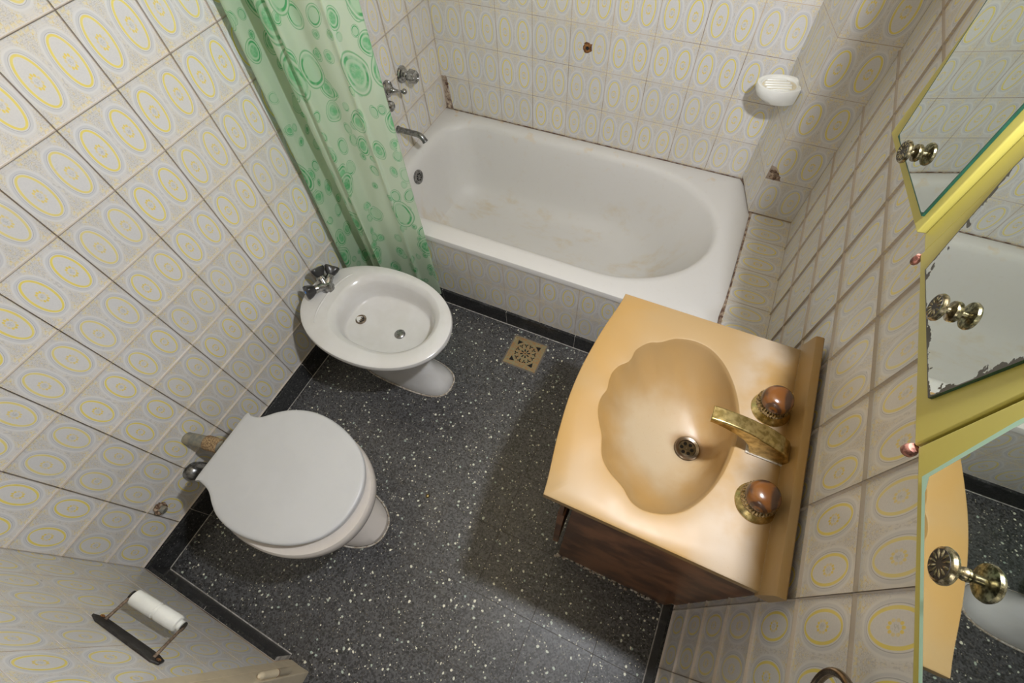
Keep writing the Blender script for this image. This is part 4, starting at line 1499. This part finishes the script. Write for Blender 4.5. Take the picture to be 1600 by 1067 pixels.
sp_t = thing('basin_spout', (1.49, 0.840, SZ), 'flat tarnished brass spout arching over the washbasin', 'spout')
W_ = 0.0155
sec = [  # x, top z, bottom z along the arm, from the base towards the tip
    (1.509, 0.822, 0.8), (1.500, 0.838, 0.8), (1.485, 0.850, 0.8), (1.465, 0.860, 0.8), (1.447, 0.8665, 0.801), (1.438, 0.869, 0.822), (1.425, 0.872, 0.838), (1.405, 0.8745, 0.849), (1.385, 0.8755, 0.856), (1.367, 0.875, 0.860), (1.354, 0.873, 0.861)]
bm = bmesh.new()
rings = []
for x_, zt, zb in sec:
    w_ = W_ * (1.12 if x_ > 1.44 else 0.98 + 0.0 * x_)
    r_ = 0.0025
    rings.append([Vector((x_, 0.840 + sx * w_, zz)) for sx, zz in ((-1, zb), (1, zb))] +
                 [Vector((x_, 0.840 + w_, zt - r_)), Vector((x_, 0.840 + w_ * 0.86, zt)), Vector((x_, 0.840 - w_ * 0.86, zt)), Vector((x_, 0.840 - w_, zt - r_))])
loft(bm, rings)
link('spout_arm', bm, M['brass'], sp_t, bevel=0.0015)
bm = bmesh.new()
bbox(bm, (1.440, 0.820, SZ - 0.0005), (1.5115, 0.860, SZ + 0.0035))
link('lime_collar', bm, M['whitecap'], sp_t, bevel=0.001, label='pale lime crust around the foot')

# ------------------------------------------------------------------ vanity cabinet
vc = thing('vanity_cabinet', (1.36, 0.84, 0), 'dark brown lacquered cabinet under the cream washbasin', 'cabinet')
bm = bmesh.new()
bbox(bm, (1.180, 0.6120, 0.0), (1.5415, 0.6280, 0.7755))
link('side_panel', bm, M['vanity'], vc, bevel=0.001)
bm = bmesh.new()
bbox(bm, (1.180, 1.058, 0.0), (1.5415, 1.074, 0.7755))
link('side_panel', bm, M['vanity'], vc, bevel=0.001)
box('back_panel', (1.52, 0.629, 0.0), (1.5415, 1.057, 0.64), M['vanity'], vc)
box('bottom_panel', (1.181, 0.629, 0.02), (1.519, 1.057, 0.036), M['vanity'], vc)
box('top_rail', (1.155, 0.6122, 0.605), (1.1640, 1.0738, 0.7755), M['vanity'], vc, bevel=0.001)
for y0, y1 in ((0.6125, 0.8415), (0.8445, 1.0735)):
    d_ = box('door', (1.152, y0, 0.215), (1.168, y1, 0.601), M['vanity'], vc, bevel=0.0015)
    yk = y1 - 0.025 if y0 < 0.7 else y0 + 0.025
    bm = bmesh.new()
    lathe(bm, (1.152, yk, 0.50), (-1, 0, 0), [(0.006, 0), (0.005, 0.010), (0.011, 0.014), (0.011, 0.020), (0.006, 0.024)], 20)
    link('knob', bm, M['knobbrass'], d_, smooth='auto')
box('plinth', (1.182, 0.629, 0.0), (1.196, 1.057, 0.215), M['vanity'], vc)
dust = bmesh.new()
for k in range(60):
    x_ = 1.17 + 0.36 * random.random()
    lump(dust, (x_, 0.6115 - 0.010 * random.random() ** 2, 0.0008), 0.0022 + 0.0025 * random.random(), k, (1.6, 1, 0.35), 0.6, 1)
o_ = link('debris', dust, M['whitecap'], None, origin=(1.35, 0.607, 0), smooth=True)
tag(o_, 'thin line of pale plaster crumbs along the foot of the vanity side', 'debris', kind='stuff')

# ------------------------------------------------------------------ mirror cabinet
MX = 1.455
mc = thing('mirror_cabinet', (1.50, 0.80, 1.25), 'yellow three-door mirror cabinet above the washbasin', 'mirror cabinet')
CZ0, CZ1 = 1.250, 1.80
bm = bmesh.new()
bbox(bm, (1.471, 0.425, CZ0 + 0.004), (1.5418, 1.178, CZ0 + 0.016))
bbox(bm, (1.471, 0.425, CZ1 - 0.016), (1.5418, 1.178, CZ1 - 0.004))
bbox(bm, (1.471, 0.425, CZ0 + 0.016), (1.5418, 0.437, CZ1 - 0.016))
bbox(bm, (1.471, 1.166, CZ0 + 0.016), (1.5418, 1.178, CZ1 - 0.016))
bbox(bm, (1.471, 0.672, CZ0 + 0.016), (1.535, 0.684, CZ1 - 0.016))
bbox(bm, (1.471, 0.938, CZ0 + 0.016), (1.535, 0.950, CZ1 - 0.016))
bbox(bm, (1.535, 0.437, CZ0 + 0.016), (1.5418, 1.166, CZ1 - 0.016))
link('carcass', bm, M['yellow'], mc)
bm = bmesh.new()
bbox(bm, (1.4560, 0.932, CZ0), (1.4708, 0.9610, CZ1))
link('stile', bm, M['yellow'], mc, bevel=0.0015)


def mirror_door(P, Q, poly, worn, knob, edge_mat, Z0=1.245, rosette=True):
    """door standing from P to Q (plan points of the front face, P on the near side); poly in (s, z) on the face"""
    P, Q = Vector((*P, 0)), Vector((*Q, 0))
    D = (Q - P)
    L = D.length
    D.normalize()
    N = D.cross(Vector((0, 0, 1))) * -1
    if N.x > 0:
        N = -N                                   # towards the room
    def pt(s_, z_, d_=0.0):
        return P + D * s_ + N * d_ + Vector((0, 0, z_))
    bm = bmesh.new()
    prism(bm, [pt(0, Z0), pt(L, Z0), pt(L, Z0) - N * 0.014, pt(0, Z0) - N * 0.014], (0, 0, CZ1 - Z0))
    dr = link('door', bm, M['yellow'], mc, bevel=0.002)
    # mirror plate: front face split into a thin margin and the field, uv.x = distance from the edge
    bm = bmesh.new()
    uvl_ = bm.loops.layers.uv.new('uv')
    n_ = len(poly)
    cx_ = sum(p[0] for p in poly) / n_
    cz_ = sum(p[1] for p in poly) / n_
    # densify
    loop_ = []
    for i in range(n_):
        a_, b_ = poly[i], poly[(i + 1) % n_]
        for q in range(12):
            t_ = q / 12
            loop_.append((a_[0] + (b_[0] - a_[0]) * t_, a_[1] + (b_[1] - a_[1]) * t_))

    def edist(x_, z_):
        best = 9
        for i in range(n_):
            a_, b_ = Vector(poly[i]), Vector(poly[(i + 1) % n_])
            e_ = b_ - a_
            t_ = max(0, min(1, (Vector((x_, z_)) - a_).dot(e_) / e_.length_squared))
            best = min(best, (Vector((x_, z_)) - a_ - e_ * t_).length)
        return best
    ringz = []
    for k in (1.0, 0.985, 0.96, 0.92, 0.86, 0.75, 0.4):
        ringz.append([(cx_ + (x_ - cx_) * k, cz_ + (z_ - cz_) * k) for x_, z_ in loop_])
    th = 0.0035
    vb = [bm.verts.new(pt(x_, z_, 0.0003)) for x_, z_ in loop_]
    vr = [[bm.verts.new(pt(x_, z_, th)) for x_, z_ in rr] for rr in ringz]
    ds = {}
    for rr, vv in zip(ringz, vr):
        for (x_, z_), v_ in zip(rr, vv):
            ds[v_] = edist(x_, z_)
    m_ = len(loop_)
    for i in range(m_):
        j = (i + 1) % m_
        f_ = bm.faces.new((vb[i], vb[j], vr[0][j], vr[0][i]))
        f_.material_index = 1
        for a_, b_ in zip(vr, vr[1:]):
            bm.faces.new((a_[i], a_[j], b_[j], b_[i]))
    bm.faces.new(vr[-1])
    for f_ in bm.faces:
        for l in f_.loops:
            l[uvl_].uv = (ds.get(l.vert, 0.0), 0.5)
    link('mirror', bm, [M['mirrorworn'] if worn else (M['mirror'] if rosette else M['mirrorpale']), edge_mat], dr)
    # button knob: rosette on the glass, stem, petalled head
    ks, kz_ = knob
    bm = bmesh.new()
    c_ = pt(ks, kz_, th)
    fl = lambda a, r, h: 1 + 0.035 * math.cos(10 * a)
    lathe(bm, c_, N, ([(0.0095, 0.0), (0.0105, 0.0012), (0.0100, 0.0026), (0.0070, 0.0034), (0.0035, 0.0045), (0.0035, 0.010),] if rosette else [(0.0045, 0.0), (0.005, 0.001), (0.0045, 0.0025), (0.0032, 0.004), (0.0032, 0.010),]) + [ (0.010, 0.0105), (0.0132, 0.0115), (0.0138, 0.0135), (0.0128, 0.0155), (0.0112, 0.0162)], 40)
    kn = link('knob', bm, M['knobbrass'], dr, smooth='auto', label='brass button knob with a petalled face')
    bm = bmesh.new()
    lathe(bm, c_, N, [(0.0110, 0.0158), (0.0110, 0.0165)], 24)
    link('face', bm, M['steelplate'], dr, label='dark recess between the petals')
    # petalled face
    bm = bmesh.new()
    u_, v_, w_ = frame(N)
    for k in range(12):
        a_ = 2 * PI * k / 12
        p_ = c_ + w_ * 0.0160 + (u_ * math.cos(a_) + v_ * math.sin(a_)) * 0.0030
        q_ = c_ + w_ * 0.0158 + (u_ * math.cos(a_) + v_ * math.sin(a_)) * 0.0105
        tube(bm, [p_, p_ + (q_ - p_) * 0.6, q_], [0.0006, 0.0015, 0.0011], 6)
    link('petals', bm, M['knobbrass'], dr, smooth=True)
    return dr


H = CZ0
near_poly = [(0.035, H + 0.0125), (0.214, H + 0.0115), (0.229, H + 0.105), (0.236, H + 0.20), (0.236, H + 0.36), (0.215, H + 0.54), (0.035, H + 0.54), (0.012, H + 0.36), (0.012, H + 0.20)]
mirror_door((MX, 0.427), (MX, 0.6755), near_poly, False, (0.5535 - 0.427, 1.307), M['paleglass'], 1.2495, False)
mid_poly = [(0.719 - 0.679, H + 0.017), (0.892 - 0.679, H + 0.009), (0.922 - 0.679, H + 0.125), (0.924 - 0.679, H + 0.36), (0.895 - 0.679, H + 0.54), (0.721 - 0.679, H + 0.54), (0.010, H + 0.36), (0.009, H + 0.22)]
mirror_door((MX, 0.679), (MX, 0.931), mid_poly, True, (0.8 - 0.679, 1.300), M['glassedge'], 1.2445)
far_poly = [(0.006, H + 0.016), (0.166, H + 0.013), (0.187, H + 0.166), (0.187, H + 0.36), (0.166, H + 0.54), (0.02, H + 0.54), (0.006, H + 0.36)]
far_poly = [(0.010, H + 0.016), (0.166, H + 0.013), (0.188, H + 0.166), (0.188, H + 0.36), (0.166, H + 0.54), (0.03, H + 0.54), (0.014, H + 0.36), (0.013, H + 0.14)]
mirror_door((1.4475, 0.9615), (1.4115, 1.1525), far_poly, False, (0.104, 1.283), M['glassedge'], 1.249)
for y_, r_ in ((0.6770, 0.0060), (0.930, 0.0045)):
    bm = bmesh.new()
    lathe(bm, (MX + 0.0005, y_, CZ0 - 0.016), (0, 0, 1), [(0.003, -0.003), (r_, 0), (r_ * 1.05, 0.005), (r_ * 0.8, 0.010)], 20)
    link('pivot', bm, M['pink'], mc, smooth='auto', label='reddish plastic pivot under a door joint')

# towel ring beside the basin
tr = thing('towel_ring', (RW, 0.445, 1.03), 'bronze towel ring on the right wall at the bottom edge', 'towel ring')
bm = bmesh.new()
cx_, cy_, cz_ = 1.512, 0.448, 1.030
tube(bm, [(cx_ + 0.0 * math.sin(a_), cy_ + 0.050 * math.cos(a_), cz_ + 0.050 * math.sin(a_)) for a_ in [2 * PI * k / 40 for k in range(41)]], 0.0048, 12, False)
link('ring', bm, M['brownring'], tr, smooth=True)
bm = bmesh.new()
lathe(bm, (RW, cy_, cz_ + 0.052), (-1, 0, 0), [(0.020, 0), (0.020, 0.004), (0.012, 0.010), (0.008, 0.018), (0.008, 0.034), (0.005, 0.037)], 24)
link('bracket', bm, M['brownring'], tr, smooth='auto')
